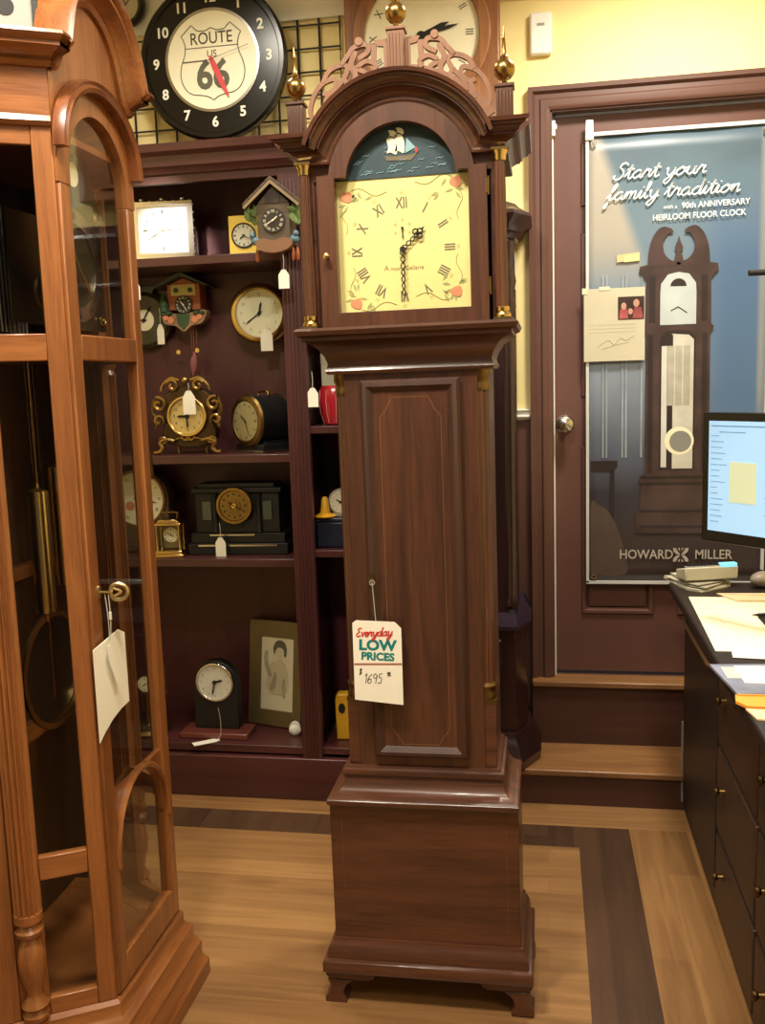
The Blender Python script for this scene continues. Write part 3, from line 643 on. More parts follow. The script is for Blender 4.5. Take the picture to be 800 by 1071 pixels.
# fretwork on the arch: pierced scroll board either side of the centre plinth
for sx in (-1, 1):
    fb = MB()
    fm = (lambda s_: (lambda u, v, w_=0: (s_ * u, .010 - w_, v)))(sx)
    base_o = arc(0, CZA, .216, 83, 32, 24); base_i = arc(0, CZA, .196, 83, 32, 24); base_o = arc(0, CZA, .226, 83, 32, 24)
    fb.band(base_i, base_o, -.004, .004, fm)
    cnt = [0]
    def scroll(pts, r=.006):
        cnt[0] += 1; e_ = .0004 * cnt[0]
        P = smooth(pts, 6)
        n_ = len(P); A = []; B = []
        for i in range(n_):
            d = Vector(P[min(i + 1, n_ - 1)]) - Vector(P[max(i - 1, 0)]); d.normalize(); q = Vector((-d.y, d.x))
            A.append(tuple(Vector(P[i]) + q * r)); B.append(tuple(Vector(P[i]) - q * r))
        fb.band(A, B, -.004 - e_, .004 + e_, fm)
    def pol(r, a): return (r * cos(radians(a)), CZA + r * sin(radians(a)))
    scroll([pol(.215, 36), pol(.236, 39), pol(.250, 45), pol(.256, 52), pol(.248, 58), pol(.234, 57), pol(.232, 52), pol(.242, 50)], .0045)
    scroll([pol(.214, 44), pol(.226, 48), pol(.232, 53)], .004)
    scroll([pol(.214, 50), pol(.228, 55), pol(.236, 62), pol(.250, 66), pol(.262, 64), pol(.266, 58), pol(.256, 53)], .0045)
    scroll([pol(.214, 58), pol(.226, 62), pol(.240, 62)], .004)
    scroll([pol(.214, 64), pol(.230, 68), pol(.252, 68), pol(.272, 72)], .0055)
    scroll([pol(.214, 70), pol(.226, 73), pol(.240, 70), pol(.246, 75), pol(.234, 79), pol(.222, 77)], .0045)
    scroll([pol(.262, 64), pol(.270, 68), pol(.280, 72), pol(.276, 77), pol(.262, 77), pol(.256, 72)], .0045)
    fb.disc(*pol(.286, 74.5), .008, -.0095, .0095, fm, 14)
    fb.prism([(.0185, 2.030), (.027, 2.030), (.027, 2.086), (.040, 2.088), (.046, 2.100), (.0185, 2.100)], -.004, .004, fm)
    fb.prism([(.044, 2.028), (.052, 2.026), (.054, 2.092), (.042, 2.092)], -.004, .004, fm)
    fb.build('fretwork', FRET, TC)
def plinth_finial(cx, z0, h):
    mb = MB().bx(cx - .0165, cx + .0165, -.010, .022, z0, z0 + h - .006)
    for k in range(5): mb.bx(cx - .0145 + k * .0065, cx - .0115 + k * .0065, -.0125, -.010, z0 + .008, z0 + h - .012)
    mb.bx(cx - .0195, cx + .0195, -.013, .025, z0 + h - .006, z0 + h)
    mb.build('finial_plinth', MAHOG if cx else FRET, TC, bevel=.0008)
    z = z0 + h
    pr = [(.008, 0), (.009, .003), (.005, .007), (.006, .010), (.013, .013), (.019, .021), (.0212, .030), (.0195, .039), (.013, .046), (.007, .049), (.0085, .053), (.006, .057), (.0042, .064), (.0034, .085), (.0045, .088), (.003, .092), (.0005, .110)]
    lab(MB().lathe([(r, z + k) for r, k in pr], (cx, .006, 0), 'z', 24).build('finial', FINB, TC), 'brass ball and spire finial')
plinth_finial(0, 2.022, .094); plinth_finial(-.212, 1.917, .075); plinth_finial(.212, 1.917, .073)

# big price tag on the trunk
PT = thing('price_tag', 'large white sale card priced 1695 hanging on the mahogany trunk', 'price tag', (-.369, 1.942, .995), 4)
W0, W1, Z0, Z1 = -.047, .059, -.275, -.085
MB().prism([(W0, Z0 + .012), (W1, Z0), (W1, Z1 - .018), (W1 - .014, Z1 - .004), (W0 + .008, Z1), (W0, Z1 - .006)], 0, .0015, at(0, .0, 0)).build('card', PAPER, PT)
pm = at(0, -.0017, 0)
e = MB(); strokes(e, 'Everyday', -.040, -.121, .0095, 0.0004, pm, .0015, .25, rise=.03); lab(e.build('heading', RED, PT), 'red handwritten style heading')
e = MB().text('LOW', .032, .006, -.1415, 0.0002, pm, bold=.045, sx=1.08, rot=-2).text('PRICES', .0235, .006, -.1665, 0.0002, pm, bold=.045, sx=1.02, rot=-3); lab(e.build('slogan', TEAL, PT), 'teal capital letters')
e = MB().bx(W0 + .001, W1 - .001, -.0023, -.0017, -.184, -.1805); e.build('rule', plain('dull_red_rule', (160, 100, 90), .6), PT)
e = MB(); strokes(e, '1695', -.026, -.226, .0108, .0003, pm, .0008, .15); strokes(e, '$', -.036, -.205, .006, .0003, pm, .0012, .2); strokes(e, '00', .026, -.205, .004, .0003, pm, .0012, .2)
e.bx(.026, .034, -.0024, -.0018, -.209, -.2075); e.build('handwritten_price', plain('grey_pencil_ink', (70, 66, 62), .7), PT)
MB().tube([(0, -.009, .001), (.002, -.004, -.045), (.004, .001, -.088)], .0008, 5).ring(0, 0, .005, .0058, 0, .001, at(0, -.010, 0), 12).build('string', STRING, PT)

#PART2
# ================================================================== OAK CURIO CLOCK (front faces +X)
OC = thing('oak_floor_clock', 'large honey oak floor clock with canted glass sides, reeded columns and arched glass door', 'clock', (-.878, 1.815, 0), 90)
HW = .165
def cant(s_, side=1):           # point on the canted side, s_ metres behind the front corner
    return (side * (HW + .5 * s_), .866 * s_)
SB = .25                        # length of the canted side
outl = [(-cant(SB)[0], .34), (-cant(SB)[0], cant(SB)[1]), (-HW, 0), (HW, 0), (cant(SB)[0], cant(SB)[1]), (cant(SB)[0], .34)]
def cmap(side):                 # local map for the canted faces: u = distance from front corner, v = z, w outwards
    n = (side * .866, -.5)
    return lambda u, v, w_=0: (side * (HW + .5 * u) + n[0] * w_, .866 * u + n[1] * w_, v)
# plinth
MB().mould([(-.06, 0.001), (.058, .001), (.058, .038), (.050, .048), (.044, .056), (.044, .088), (.034, .098), (.028, .106), (.028, .132), (.016, .142), (.010, .150), (.010, .172), (.002, .180), (-.06, .180)], outl, side=1).build('plinth', OAK_LX, OC)
inn = [(-.27, .335), (-.27, .215), (-.155, .015), (.155, .015), (.27, .215), (.27, .335)]
MB().prism(inn, .01, .178, PLAN).build('plinth_floor', OAK_LX, OC)
MB().prism(inn, 1.892, 1.905, PLAN).build('hood_ceiling', OAK_LX, OC)
MB().prism([(-.2, .08), (.2, .08), (.27, .215), (.27, .32), (-.27, .32), (-.27, .215)], 1.485, 1.515, PLAN).build('movement_shelf', OAK_LX, OC)
MB().bx(-.288, .288, .322, .34, .178, 1.90).bx(-.290, -.276, .216, .322, .178, 1.90).bx(.276, .290, .216, .322, .178, 1.90).build('back_panel', wood('dark_oak_back', (52, 32, 18), (84, 54, 30), 'z', 20, .5, .1), OC)
# front door: stiles, rails, arch
fd = MB()
fd.bx(-.160, -.118, -.006, .020, .185, 1.802); fd.bx(.126, .160, -.006, .020, .185, 1.802)
fd.bx(-.118, .126, -.006, .020, .185, .252); fd.bx(-.118, .126, -.006, .020, 1.478, 1.528)
fd.build('door_frame', OAK, OC, bevel=.003)
ah = MB().band([(-.118, 1.802)] + arc(.004, 1.83, .122, 180, 0, 28, .122) + [(.126, 1.802)], [(-.162, 1.802)] + arc(0, 1.83, .162, 180, 0, 28, .175) + [(.162, 1.802)], -.020, .0065)
ah.build('door_arch', OAK, OC)
MB().mould([(0, 0), (.0, .02), (.008, .024), (.014, .018), (.020, .022), (.024, .012), (.024, 0)], [(-.150, 1.862)] + arc(0, 1.866, .150, 178, 2, 30, .126) + [(.150, 1.862)], at(0, -.006, 0), side=-1).build('arch_bead', wood('oak_moulding', (92, 49, 25), (132, 76, 38), 'z', 24, .32, .4), OC)
la = MB().mould([(0, 0), (.0, .010), (.007, .013), (.013, .008), (.013, 0)], arc(.004, .455, .122, 185, -5, 28, .145), at(0, -.0, 0), side=-1)
la.build('lower_arch_bead', OAK, OC)
MB().band(arc(.004, .455, .118, 180, 0, 24, .142), [(-.118, .455)] + [(-.118 + .244 * i / 22, .600) for i in range(23)] + [(.126, .455)], -.012, .0).build('lower_arch_panel', OAK, OC)
lab(MB().bx(-.12, .128, .004, .007, .25, 1.48).build('trunk_glass', GLASS, OC), 'long clear glass pane')
lab(MB().prism([(-.12, 1.526)] + arc(.004, 1.83, .124, 180, 0, 24) + [(.128, 1.526)], -.007, -.004).build('hood_glass', GLASS, OC), 'arched clear glass pane')
# front corner posts and canted sides
for sd in (-1, 1):
    m = cmap(sd)
    MB().prism([m(.0, 0, -.0)[:2], m(.0, 0, .003)[:2], m(.036, 0, .003)[:2], m(.036, 0, -.02)[:2], (sd * .145, .02), (sd * .158, -.0)], .18, 1.90, PLAN).build('corner_post', OAK, OC, bevel=.003)
    for (z0, z1) in ((.18, .215), (.466, .514), (1.478, 1.528), (1.862, 1.90)):
        MB().prism([(.036, z0), (.128, z0), (.128, z1), (.036, z1)], -.018, .001, m).build('side_rail', OAK_LX, OC, bevel=.002)
    MB().prism([(.182, .18), (SB, .18), (SB, 1.90), (.182, 1.90)], -.02, .001, m).build('rear_post', OAK, OC, bevel=.003)
    for (z0, z1) in ((.212, .468), (.512, 1.48), (1.526, 1.865)):
        lab(MB().prism([(.034, z0), (.13, z0), (.13, z1), (.034, z1)], -.010, -.007, m).build('side_glass', GLASS, OC), 'clear side glass pane')
    MB().prism([(.128, .18), (.184, .18), (.184, 1.90), (.128, 1.90)], -.02, -.003, m).build('column_backing', OAK, OC)
    for (zb, zt) in ((.41, 1.455), (1.545, 1.85)):
        c = m(.155, 0, .004)
        MB().lathe([(.026, zb), (.026, zt)], (c[0], c[1], 0), 'z', 112, flute=14, fd=.26).build('reeded_column', OAK, OC)
    sp_ = [(.024, .185), (.026, .195), (.020, .205), (.027, .215), (.019, .228), (.014, .240), (.020, .262), (.026, .292), (.027, .315), (.022, .342), (.015, .356), (.024, .364), (.027, .374), (.018, .384), (.027, .394), (.027, .410)]
    MB().lathe(sp_, (c[0], c[1], 0), 'z', 28).build('turned_foot', OAK, OC)
    MB().lathe([(.027, 1.455), (.022, 1.466), (.028, 1.476), (.028, 1.53), (.022, 1.537), (.027, 1.545)], (c[0], c[1], 0), 'z', 28).build('column_collar', OAK, OC)
# frieze and straight cornice on the sides, bonnet on the front
for sd in (-1, 1):
    p = [(sd * HW, 0), (cant(SB, sd)[0], cant(SB)[1]), (cant(SB, sd)[0], .34)]
    MB().mould([(-.02, 1.895), (.008, 1.895), (.014, 1.902), (.010, 1.912), (.003, 1.915), (.003, 2.0), (-.02, 2.0)], p, side=sd).build('frieze', OAK_LX, OC)
    q_ = [(sd * (HW - .004), 0)] + p
    MB().mould([(w_, 2.0 + o_) for o_, w_ in [(-.004, -.02), (-.004, .010), (.004, .016), (.008, .013), (.012, .020), (.018, .026), (.022, .036), (.024, .042), (.030, .042), (.033, .048), (.040, .054), (.046, .052), (.048, .044), (.048, -.02)]], q_, side=sd).build('cornice', OAK_LX, OC)
    MB().prism([cant(0, sd), cant(SB, sd), (cant(SB, sd)[0], .34), (sd * .1, .34), (sd * .1, .03)], 2.035, 2.05, PLAN).build('hood_top', OAK_LX, OC)
bell = [(-HW, 2.0), (-.150, 2.0)] + smooth([(-.146, 2.001), (-.130, 2.018), (-.118, 2.050), (-.100, 2.094), (-.070, 2.130), (-.035, 2.150), (0, 2.157), (.035, 2.150), (.070, 2.130), (.100, 2.094), (.118, 2.050), (.130, 2.018), (.146, 2.001)], 4) + [(.150, 2.0), (HW, 2.0)]
BON = [(-.004, -.02), (-.004, .010), (.004, .016), (.008, .013), (.012, .020), (.018, .026), (.022, .036), (.024, .042), (.030, .042), (.033, .048), (.040, .054), (.046, .052), (.048, .044), (.048, -.02)]
bd = MB().prism([(-HW, 1.885)] + [(u, v + .02) for u, v in bell] + [(HW, 1.885)] + arc(0, 1.866, .140, 0, 180, 20, .118), -.02, .002)
bd.build('tympanum', OAK, OC)
MB().mould(BON, bell, at(0, 0, 0), side=-1, miter=(.577, .577)).build('bonnet_moulding', wood('oak_bonnet', (104, 58, 28), (150, 91, 46), 'x', 24, .32, .4), OC)
MB().bx(-.10, .10, .02, .05, 2.0, 2.10).build('bonnet_block', OAK, OC)
# works inside
wk = MB().bx(-.125, .125, .060, .066, 1.545, 1.80).prism(arc(0, 1.80, .118, 180, 0, 24), -.066, -.060)
DP = lab(wk.build('dial_plate', plain('dark_silvered_plate', (92, 84, 64), .3, .8, var=.3), OC), 'dark dial plate with brass trim')
mm = at(0, .059, 1.672)
MB().ring(0, 0, .084, .112, 0, .004, mm).build('chapter_ring', NICKEL, DP)
nb = MB()
for i, s_ in enumerate(ROM):
    a = pi / 2 - i * pi / 6; nb.text(s_, .022, cos(a) * .098, sin(a) * .098, .0045, mm, -i * 30, bold=.01, sx=.8)
nb.build('numerals', INK, DP)
for (su, sv) in ((-1, -1), (1, -1), (-1, 1), (1, 1)):
    sb_ = MB()
    for k in range(3):
        a0_ = random.uniform(0, 3)
        sb_.tube([mm(su * (.100 + .014 * cos(a0_ + t * .5) * (1 - t / 16)), sv * (.103 + .014 * sin(a0_ + t * .5) * (1 - t / 16)), .004) for t in range(13)], .0028, 5)
    sb_.build('spandrel', BRASS, DP)
md = MB().disc(0, .172, .062, 0, .003, mm); MOON = md.build('moon_disc', NAVY, DP)
MB().disc(.012, .180, .024, .003, .004, mm, 20).build('painted_moon', IVORY, MOON)
hb = MB()
for ang, L_, W in ((125, .055, .007), (310, .082, .005)):
    a = radians(ang); d = Vector((cos(a), sin(a))); q = Vector((-d.y, d.x))
    hb.prism([tuple(q * W * .5), tuple(d * L_ * .7 + q * W), tuple(d * L_), tuple(d * L_ * .7 - q * W), tuple(-q * W * .5)], .008, .010, mm)
hb.build('dial_hands', BRASS, DP)
mv = MB().bx(-.09, .09, .075, .079, 1.56, 1.78).bx(-.09, .09, .15, .154, 1.56, 1.78)
for (x, z, r) in ((-.03, 1.62, .035), (.035, 1.66, .028), (0, 1.72, .022)): mv.lathe([(r, -.115), (r, -.108)], (x, 0, z), 'y', 24)
mv.build('movement', OLDBRASS, OC)
ch = MB()
for k in range(9):
    x = -.08 + .02 * k; ch.lathe([(.005, 1.545), (.005, 1.80)], (x, .20 + .003 * k, 0), 'z', 10)
ch.build('chime_rods', NICKEL, OC)
for x, zb in ((-.085, .98), (0.0, 1.02), (.085, .96)):
    MB().lathe([(.002, zb - .02), (.004, zb - .008), (.019, zb), (.020, zb + .006), (.020, zb + .24), (.019, zb + .246), (.004, zb + .254), (.002, zb + .262)], (x - .02, .12, 0), 'z', 24).tube([(x - .02, .12, zb + .26), (x - .02, .12, 1.49)], .0012, 5).build('weight', BRASS, OC)
pn = MB().bx(-.066, -.063, .150, .153, .98, 1.49).bx(-.036, -.033, .150, .153, .98, 1.49).bx(-.053, -.047, .149, .154, .78, 1.49)
PEN = pn.build('pendulum_rod', BRASS, OC)
MB().ring(0, 0, .112, .124, 0, .006, at(-.05, .148, .842), 48).build('bob_ring', BRASS, PEN)
MB().lathe([(.001, -.162), (.06, -.158), (.112, -.150)], (-.05, 0, .842), 'y', 40).build('bob_disc', plain('dark_bob', (60, 50, 40), .3, .6), PEN)
MB().bx(-.26, .26, .300, .320, .62, .66).bx(-.26, .26, .300, .320, 1.0, 1.03).build('inner_rail', OAK_LX, OC)
# lock and key
ky = MB().disc(-.126, 1.026, .006, -.0, .009, F, 14, ry=.013).tube([(-.126, -.008, 1.026), (-.126, -.034, 1.026)], .0026, 8)
ky.tube(smooth([(-.126, -.030, 1.026), (-.123, -.034, 1.038), (-.120, -.046, 1.042), (-.117, -.058, 1.036), (-.116, -.062, 1.026), (-.117, -.058, 1.015), (-.120, -.046, 1.010), (-.123, -.034, 1.014), (-.126, -.030, 1.026)], 4), .0042, 8)
ky.tube(smooth([(-.124, -.036, 1.034), (-.119, -.050, 1.026), (-.124, -.038, 1.018)], 4), .003, 8)
lab(ky.build('door_key', plain('pale_brass_key', (196, 176, 120), .3, .9), OC), 'ornate brass key in the lock')
for z in (.75, 1.25): MB().bx(.157, .163, -.010, -.004, z - .03, z + .03).build('hinge', OLDBRASS, OC)
# tags on the key
KT = thing('price_tag', 'large blank white card hanging from the key of the honey oak clock', 'price tag', (-.862, 1.690, 1.022), 84)
MB().prism([(-.052, -.288), (-.030, -.272), (0, -.256), (.030, -.246), (.062, -.240), (.062, -.094), (.040, -.082), (-.052, -.100)], 0, .0015).build('card', PAPER, KT)
MB().tube(smooth([F(0, 0, .002), F(.003, -.05, .004), F(.004, -.095, .003)], 3), .0009, 5).build('string', STRING, KT)
KS = thing('price_tag', 'small narrow white tag hanging over the large blank card on the oak clock key', 'price tag', (-.854, 1.689, 1.022), 84)
MB().prism([(-.020, -.100), (-.004, -.098), (.018, -.178), (.004, -.186), (-.018, -.130)], .004, .005).build('card', PAPER, KS)
MB().tube(smooth([F(0, 0, .002), F(-.004, -.05, .006), F(-.010, -.104, .005)], 3), .0007, 5).tube([F(-.003, -.035, .005), F(-.003, -.05, .005)], .003, 6).build('string', STRING, KS)
# grey picture standing on top
GP = thing('framed_picture', 'grey framed picture leaning on top of the honey oak clock', 'picture', (-.985, 1.622, 2.0505), 30)
MB().bx(-.10, .10, 0, .012, 0, .20).build('backing', plain('grey_print_card', (150, 148, 140), .7), GP)
MB().band([(-.10, 0), (.10, 0), (.10, .2), (-.10, .2)], [(-.09, .01), (.09, .01), (.09, .19), (-.09, .19)], 0, .006, closed=True).build('frame', BLACKM, GP)
MB().disc(.045, .055, .016, 0, .001, F, 14).disc(-.03, .06, .022, 0, .001, F, 14).build('dark_print', INK, GP)

# ================================================================== WIRE GRID, WALL CLOCKS
GW = thing('wire_grid_panel', 'black wire grid display panel fixed on the yellow wall above the bookcase', 'wire grid', (0, 3.303, 0))
gx0, gx1, gz0, gz1 = -1.62, -.676, 2.19, 2.80
fr = MB().tube([(gx0, -.006, gz0), (gx1, -.006, gz0), (gx1, -.006, gz1), (gx0, -.006, gz1)], .0075, 6, closed=True); fr.build('frame', GRID, GW)
wv_ = MB(); x = gx1 - .072
while x > gx0 + .02: wv_.tube([(x, -.005, gz0), (x, -.005, gz1)], .0040, 5); x -= .0755
wv_.build('upright_wires', GRID, GW)
wh = MB(); z = gz0 + .06
while z < gz1: wh.tube([(gx0, -.008, z), (gx1, -.008, z)], .0034, 5); z += .0755
wh.build('level_wires', GRID, GW)

RC = thing('wall_clock', 'round black wall clock with white highway shield face and red hand', 'clock', (-1.098, 3.286, 2.512))
MB().lathe([(.225, 0), (.24, .01), (.248, .03), (.246, .05), (.252, .058), (.258, .066), (.258, .085), (.250, .094), (.236, .094), (.232, .086), (.001, .086)], (0, 0, 0), 'y', 72).build('case', BLACK, RC)
rm = at(0, -.0865, 0)
MB().ring(0, 0, .157, .166, 0, .003, rm, 56).build('inner_ring', NICKEL, RC)
MB().disc(0, 0, .160, 0, .002, rm, 56).build('shield_face', plain('warm_white_face', (250, 246, 222), .4, var=.02), RC)
nb = MB()
for i, s_ in enumerate(ARA):
    a = pi / 2 - i * pi / 6 ; nb.text(s_, .046, cos(a) * .199, sin(a) * .199, .001, rm, 0, bold=.03)
lab(nb.build('numerals', WHITEDIAL, RC), 'white hour numbers')
half = [(0, .103), (.022, .094), (.048, .096), (.068, .115), (.105, .082), (.098, .070), (.092, .048), (.096, .020), (.108, -.010), (.113, -.040), (.108, -.068), (.094, -.092), (.072, -.106), (.045, -.110), (.020, -.116), (.0, -.128)]
hs = smooth(half[:3], 3)[:-1] + smooth(half[2:4], 3) + smooth(half[4:], 3)
sh = MB(); sh.tube([rm(u, v, .0028) for u, v in hs] + [rm(-u, v, .0028) for u, v in hs[::-1][1:-1]], .0016, 5, closed=True)
sh.tube([rm(-.094, .042, .0028), rm(.094, .042, .0028)], .0014, 5); sh.tube([rm(-.104, -.001, .0028), rm(-.02, .0, .0028)], .0022, 5)
sh.build('shield_outline', GREYINK, RC)
tx = MB().text('ROUTE', .054, 0, .069, .0026, rm, bold=.008, sx=.86).text('US', .034, 0, .019, .0026, rm, bold=.004, sx=.9)
tx.build('shield_lettering', plain('dark_olive_ink', (74, 72, 58), .6), RC)
MB().text('66', .128, 0, -.050, .0026, rm, bold=.03, sx=.92).build('route_number', plain('olive_grey_ink', (98, 98, 80), .6), RC)
hd = MB(); d = Vector((.40, -.917)).normalized(); q = Vector((-d.y, d.x))
hd.prism([tuple(-d * .012 + q * .004), tuple(d * .02 + q * .010), tuple(d * .085 + q * .009), tuple(d * .130 + q * .004), tuple(d * .132 - q * .002), tuple(d * .085 - q * .010), tuple(d * .02 - q * .010), tuple(-d * .012 - q * .004)], .010, .0115, rm)
hd.disc(0, 0, .008, .009, .013, rm, 16); lab(hd.build('hand', REDHAND, RC), 'broad red hand')
lab(MB().tube([rm(.132, .036, .014), rm(-.03, -.008, .014)], .0008, 4).build('seconds_hand', GREYINK, RC), 'thin pale seconds hand')

OW = thing('wall_clock', 'brown oak wall clock with large round white roman dial', 'clock', (-.392, 3.306, 2.535))
MB().bx(-.255, .255, -.075, 0, -.45, .28).build('case', WALLOAK, OW, bevel=.006)
MB().ring(0, .0, .190, .228, .075, .092, F, 60).build('bezel', WALLOAK, OW, bevel=.004)
dial_parts(OW, (0, -.075, 0), .192, IVORY, GREYINK, 2.3, 13, 'rom', .82, .19, hand=INK, w0=0, hl=.52, ml=.66, hw=.03, th=.003)
MB().prism([(-.17, -.41), (.17, -.41), (.17, -.25), (-.17, -.25)], .075, .085).build('lower_panel', WALLOAK, OW, bevel=.004)

SR = thing('alarm_clock', 'small round silver clock with dark rim hanging on the wire grid', 'clock', (-1.412, 3.276, 2.732), -8)
MB().lathe([(.06, 0), (.066, .008), (.066, .026), (.060, .034), (.052, .030), (.001, .028)], (0, 0, 0), 'y', 40).build('rim', plain('grey_dark_rim', (70, 66, 60), .35, .6), SR)
MB().disc(0, 0, .050, .028, .031).build('face', plain('silvered_face', (196, 190, 176), .3, .3), SR)
MB().tube([F(0, 0, .032), F(.02, .02, .032)], .0015, 4).tube([F(0, 0, .032), F(-.01, .034, .032)], .0012, 4).build('hands', INK, SR)

# ================================================================== DARK MAHOGANY CABINET CLOCK behind
DC = thing('cabinet_clock', 'dark mahogany floor clock standing on the low step behind the tall clock', 'clock', (-.300, 3.06, .124))
po = lambda hw, c, y1: [(-hw - c * .5, y1), (-hw - c * .5, c), (-hw, 0), (hw, 0), (hw + c * .5, c), (hw + c * .5, y1)]
MB().mould([(-.1, 0), (.065, 0), (.068, .03), (.055, .05), (.050, .075), (.036, .09), (.030, .11), (-.1, .11)], po(.175, .07, .235), side=1).build('plinth', DARKCAB_X, DC)
MB().prism(po(.195, .07, .235), .10, .47, PLAN).build('base', DARKCAB, DC, bevel=.003)
MB().prism([(-.15, .15), (.15, .15), (.15, .43), (-.15, .43)], 0, .008).build('base_panel', DARKCAB_X, DC, bevel=.004)
MB().mould([(-.1, .465), (.012, .465), (.018, .480), (.010, .500), (.002, .520), (-.008, .54), (-.1, .54)], po(.195, .07, .235), side=1).build('base_cap', PURPLE, DC)
MB().prism(po(.175, .06, .23), .5, 1.74, PLAN).build('trunk', DARKCAB, DC, bevel=.003)
MB().mould([(0, 0), (.008, .010), (.016, .012), (.026, .004), (.03, 0)], [(-.14, .60), (-.14, 1.66), (.14, 1.66), (.14, .60)], F, closed=True).build('trunk_door', DARKCAB, DC)
for sx in (-1, 1):
    MB().lathe([(.022, .545), (.024, .56), (.017, .58), (.016, 1.0), (.018, 1.25), (.021, 1.45), (.014, 1.50), (.023, 1.52), (.015, 1.56), (.024, 1.60), (.014, 1.65), (.022, 1.70), (.024, 1.72)], (sx * .188, .012, 0), 'z', 20).build('turned_column', DARKCAB, DC)
    lab(MB().bx(sx * .2055 - .0015, sx * .2055 + .0015, .09, .15, 1.58, 1.70).build('side_glass', plain('painted_glass_glint', (196, 204, 214), .1, .3), DC), 'narrow glass side light with a painted pale glint')  # reflection on the glass painted as a pale opaque colour
MB().mould([(-.1, 1.735), (.010, 1.735), (.014, 1.748), (.024, 1.755), (.030, 1.775), (.048, 1.790), (.056, 1.80), (.050, 1.812), (.036, 1.818), (.016, 1.832), (.004, 1.845), (-.1, 1.845)], po(.175, .06, .23), side=1).build('cornice', DARKCAB_X, DC)

# ================================================================== CLOCKS AND ORNAMENTS ON THE BOOKCASE
# bright silver clock, top shelf
SV = thing('shelf_clock', 'square silver framed clock with bright white dial on the top shelf', 'clock', (-1.268, 3.10, 1.8455), 6)
MB().bx(-.105, .105, 0, .05, .012, .198).build('case', SILVER, SV, bevel=.003)
sf = MB().band([(-.105, .012), (.105, .012), (.105, .198), (-.105, .198)], [(-.085, .03), (.085, .03), (.085, .18), (-.085, .18)], 0, .010, closed=True)
for k in range(8): sf.sphere((-.095 + k * .027, .0, .200), .006, 10)
for k in range(9): sf.sphere((-.095 + k * .0238, -.004, .012), .0055, 8)
for k in range(7): sf.sphere((.105, -.002, .03 + k * .026), .0055, 8); sf.sphere((-.105, -.002, .03 + k * .026), .0055, 8)
for sx in (-1, 0, 1): sf.sphere((sx * .07, 0, .207), .009, 10)
sf.build('beaded_frame', SILVER, SV)
for sx in (-1, 1): MB().sphere((sx * .09, .02, .007), .0068, 10).build('foot', SILVER, SV)
MB().bx(-.086, .086, -.003, .0, .029, .181).build('dial_board', WHITEDIAL, SV)
dial_parts(SV, (0, -.003, .105), .072, WHITEDIAL, GREYINK, 3.0, 40, 'tick', .84, .2, hand=GREYINK, th=.001, hw=.03)

# yellow card clock
YC = thing('desk_clock', 'small square yellow clock with round silver dial beside the carved cuckoo clock', 'clock', (-.982, 3.085, 1.8455), 6)
MB().bx(-.05, .05, 0, .03, 0, .135).build('case', YELLOWP, YC, bevel=.003)
MB().ring(0, .07, .036, .041, 0, .004).build('bezel', INK, YC)
dial_parts(YC, (0, 0, .07), .037, plain('pale_grey_dial', (214, 212, 190), .4), INK, 7.6, 20, 'tick', .8, .2, th=.002)

# carved cuckoo clock on the upright
CK = thing('cuckoo_clock', 'carved grey brown cuckoo clock with green leaves hung on the bookcase upright', 'cuckoo clock', (-.823, 2.968, 1.826))
MB().bx(-.052, .052, -.075, 0, .028, .150).prism([(-.052, .150), (.052, .150), (0, .205)], 0, .075).build('house', CARVED, CK, bevel=.003)
for sx in (-1, 1):
    r_ = MB().prism([(0, .226), (sx * .092, .148), (sx * .088, .138), (0, .212)], -.0, .095)
    for k in range(5): a = k / 5; r_.prism([(sx * .092 * a, .2275 - .078 * a), (sx * .092 * (a + .18), .2275 - .078 * (a + .18)), (sx * .092 * (a + .18), .2235 - .078 * (a + .18)), (sx * .092 * a, .2195 - .078 * a)], 0, .097)
    r_.build('roof', CARVED, CK)
    MB().prism([(0, .216), (sx * .090, .140), (sx * .086, .133), (0, .205)], .095, .099).build('barge_board', plain('pale_barge_board', (138, 116, 88), .6), CK)
MB().prism([(-.024, .150), (.024, .150), (.024, .176), (.012, .184), (-.012, .184), (-.024, .176)], .075, .078).build('cuckoo_door', plain('dark_door', (60, 52, 44), .6), CK)
dial_parts(CK, (0, -.076, .098), .037, plain('dark_carved_dial', (44, 36, 30), .5), IVORY, 1.7, 40, 'rom', .74, .34, hand=IVORY, th=.004)
for sx in (-1, 1):
    lf = MB(); rr = random.Random(5 + sx)
    for k in range(9):
        c = Vector((sx * (.058 + rr.uniform(0, .028)), -.06 - rr.uniform(0, .02), .085 + rr.uniform(0, .055))); a = rr.uniform(0, 6.3)
        d = Vector((cos(a), -.2, sin(a))) * .018; q = Vector((-sin(a), .1, cos(a))) * .010
        lf.add([c - d, c + q, c + d, c - q, c + Vector((0, -.004, 0))], [(0, 1, 4), (1, 2, 4), (2, 3, 4), (3, 0, 4)])
    lf.build('leaf_cluster', FOLI, CK, flat=True)
    b = MB().sphere((sx * .062, -.068, .040), .016, 12, .8).sphere((sx * .070, -.078, .056), .009, 10).prism([(sx * .05, .036), (sx * .032, .022), (sx * .044, .022)], .062, .070)
    lab(b.build('carved_bird', plain('painted_blue_grey', (88, 116, 132), .6), CK), 'blue grey painted bird')
MB().prism(smooth([(-.06, .032), (-.035, .045), (0, .036), (.035, .045), (.06, .032), (.045, .010), (.0, .0), (-.045, .010), (-.06, .032)], 4)[:-1], .06, .09).build('lower_carving', plain('worn_brown_carving', (128, 92, 64), .6), CK)
for x in (-.064, .052, .066): MB().lathe([(.002, 0), (.006, .006), (.007, .02), (.005, .034), (.002, .04)], (x, -.05, -.022), 'z', 10).tube([(x, -.05, .016), (x, -.05, .04)], .001, 4).build('pine_cone_weight', CHALET, CK)
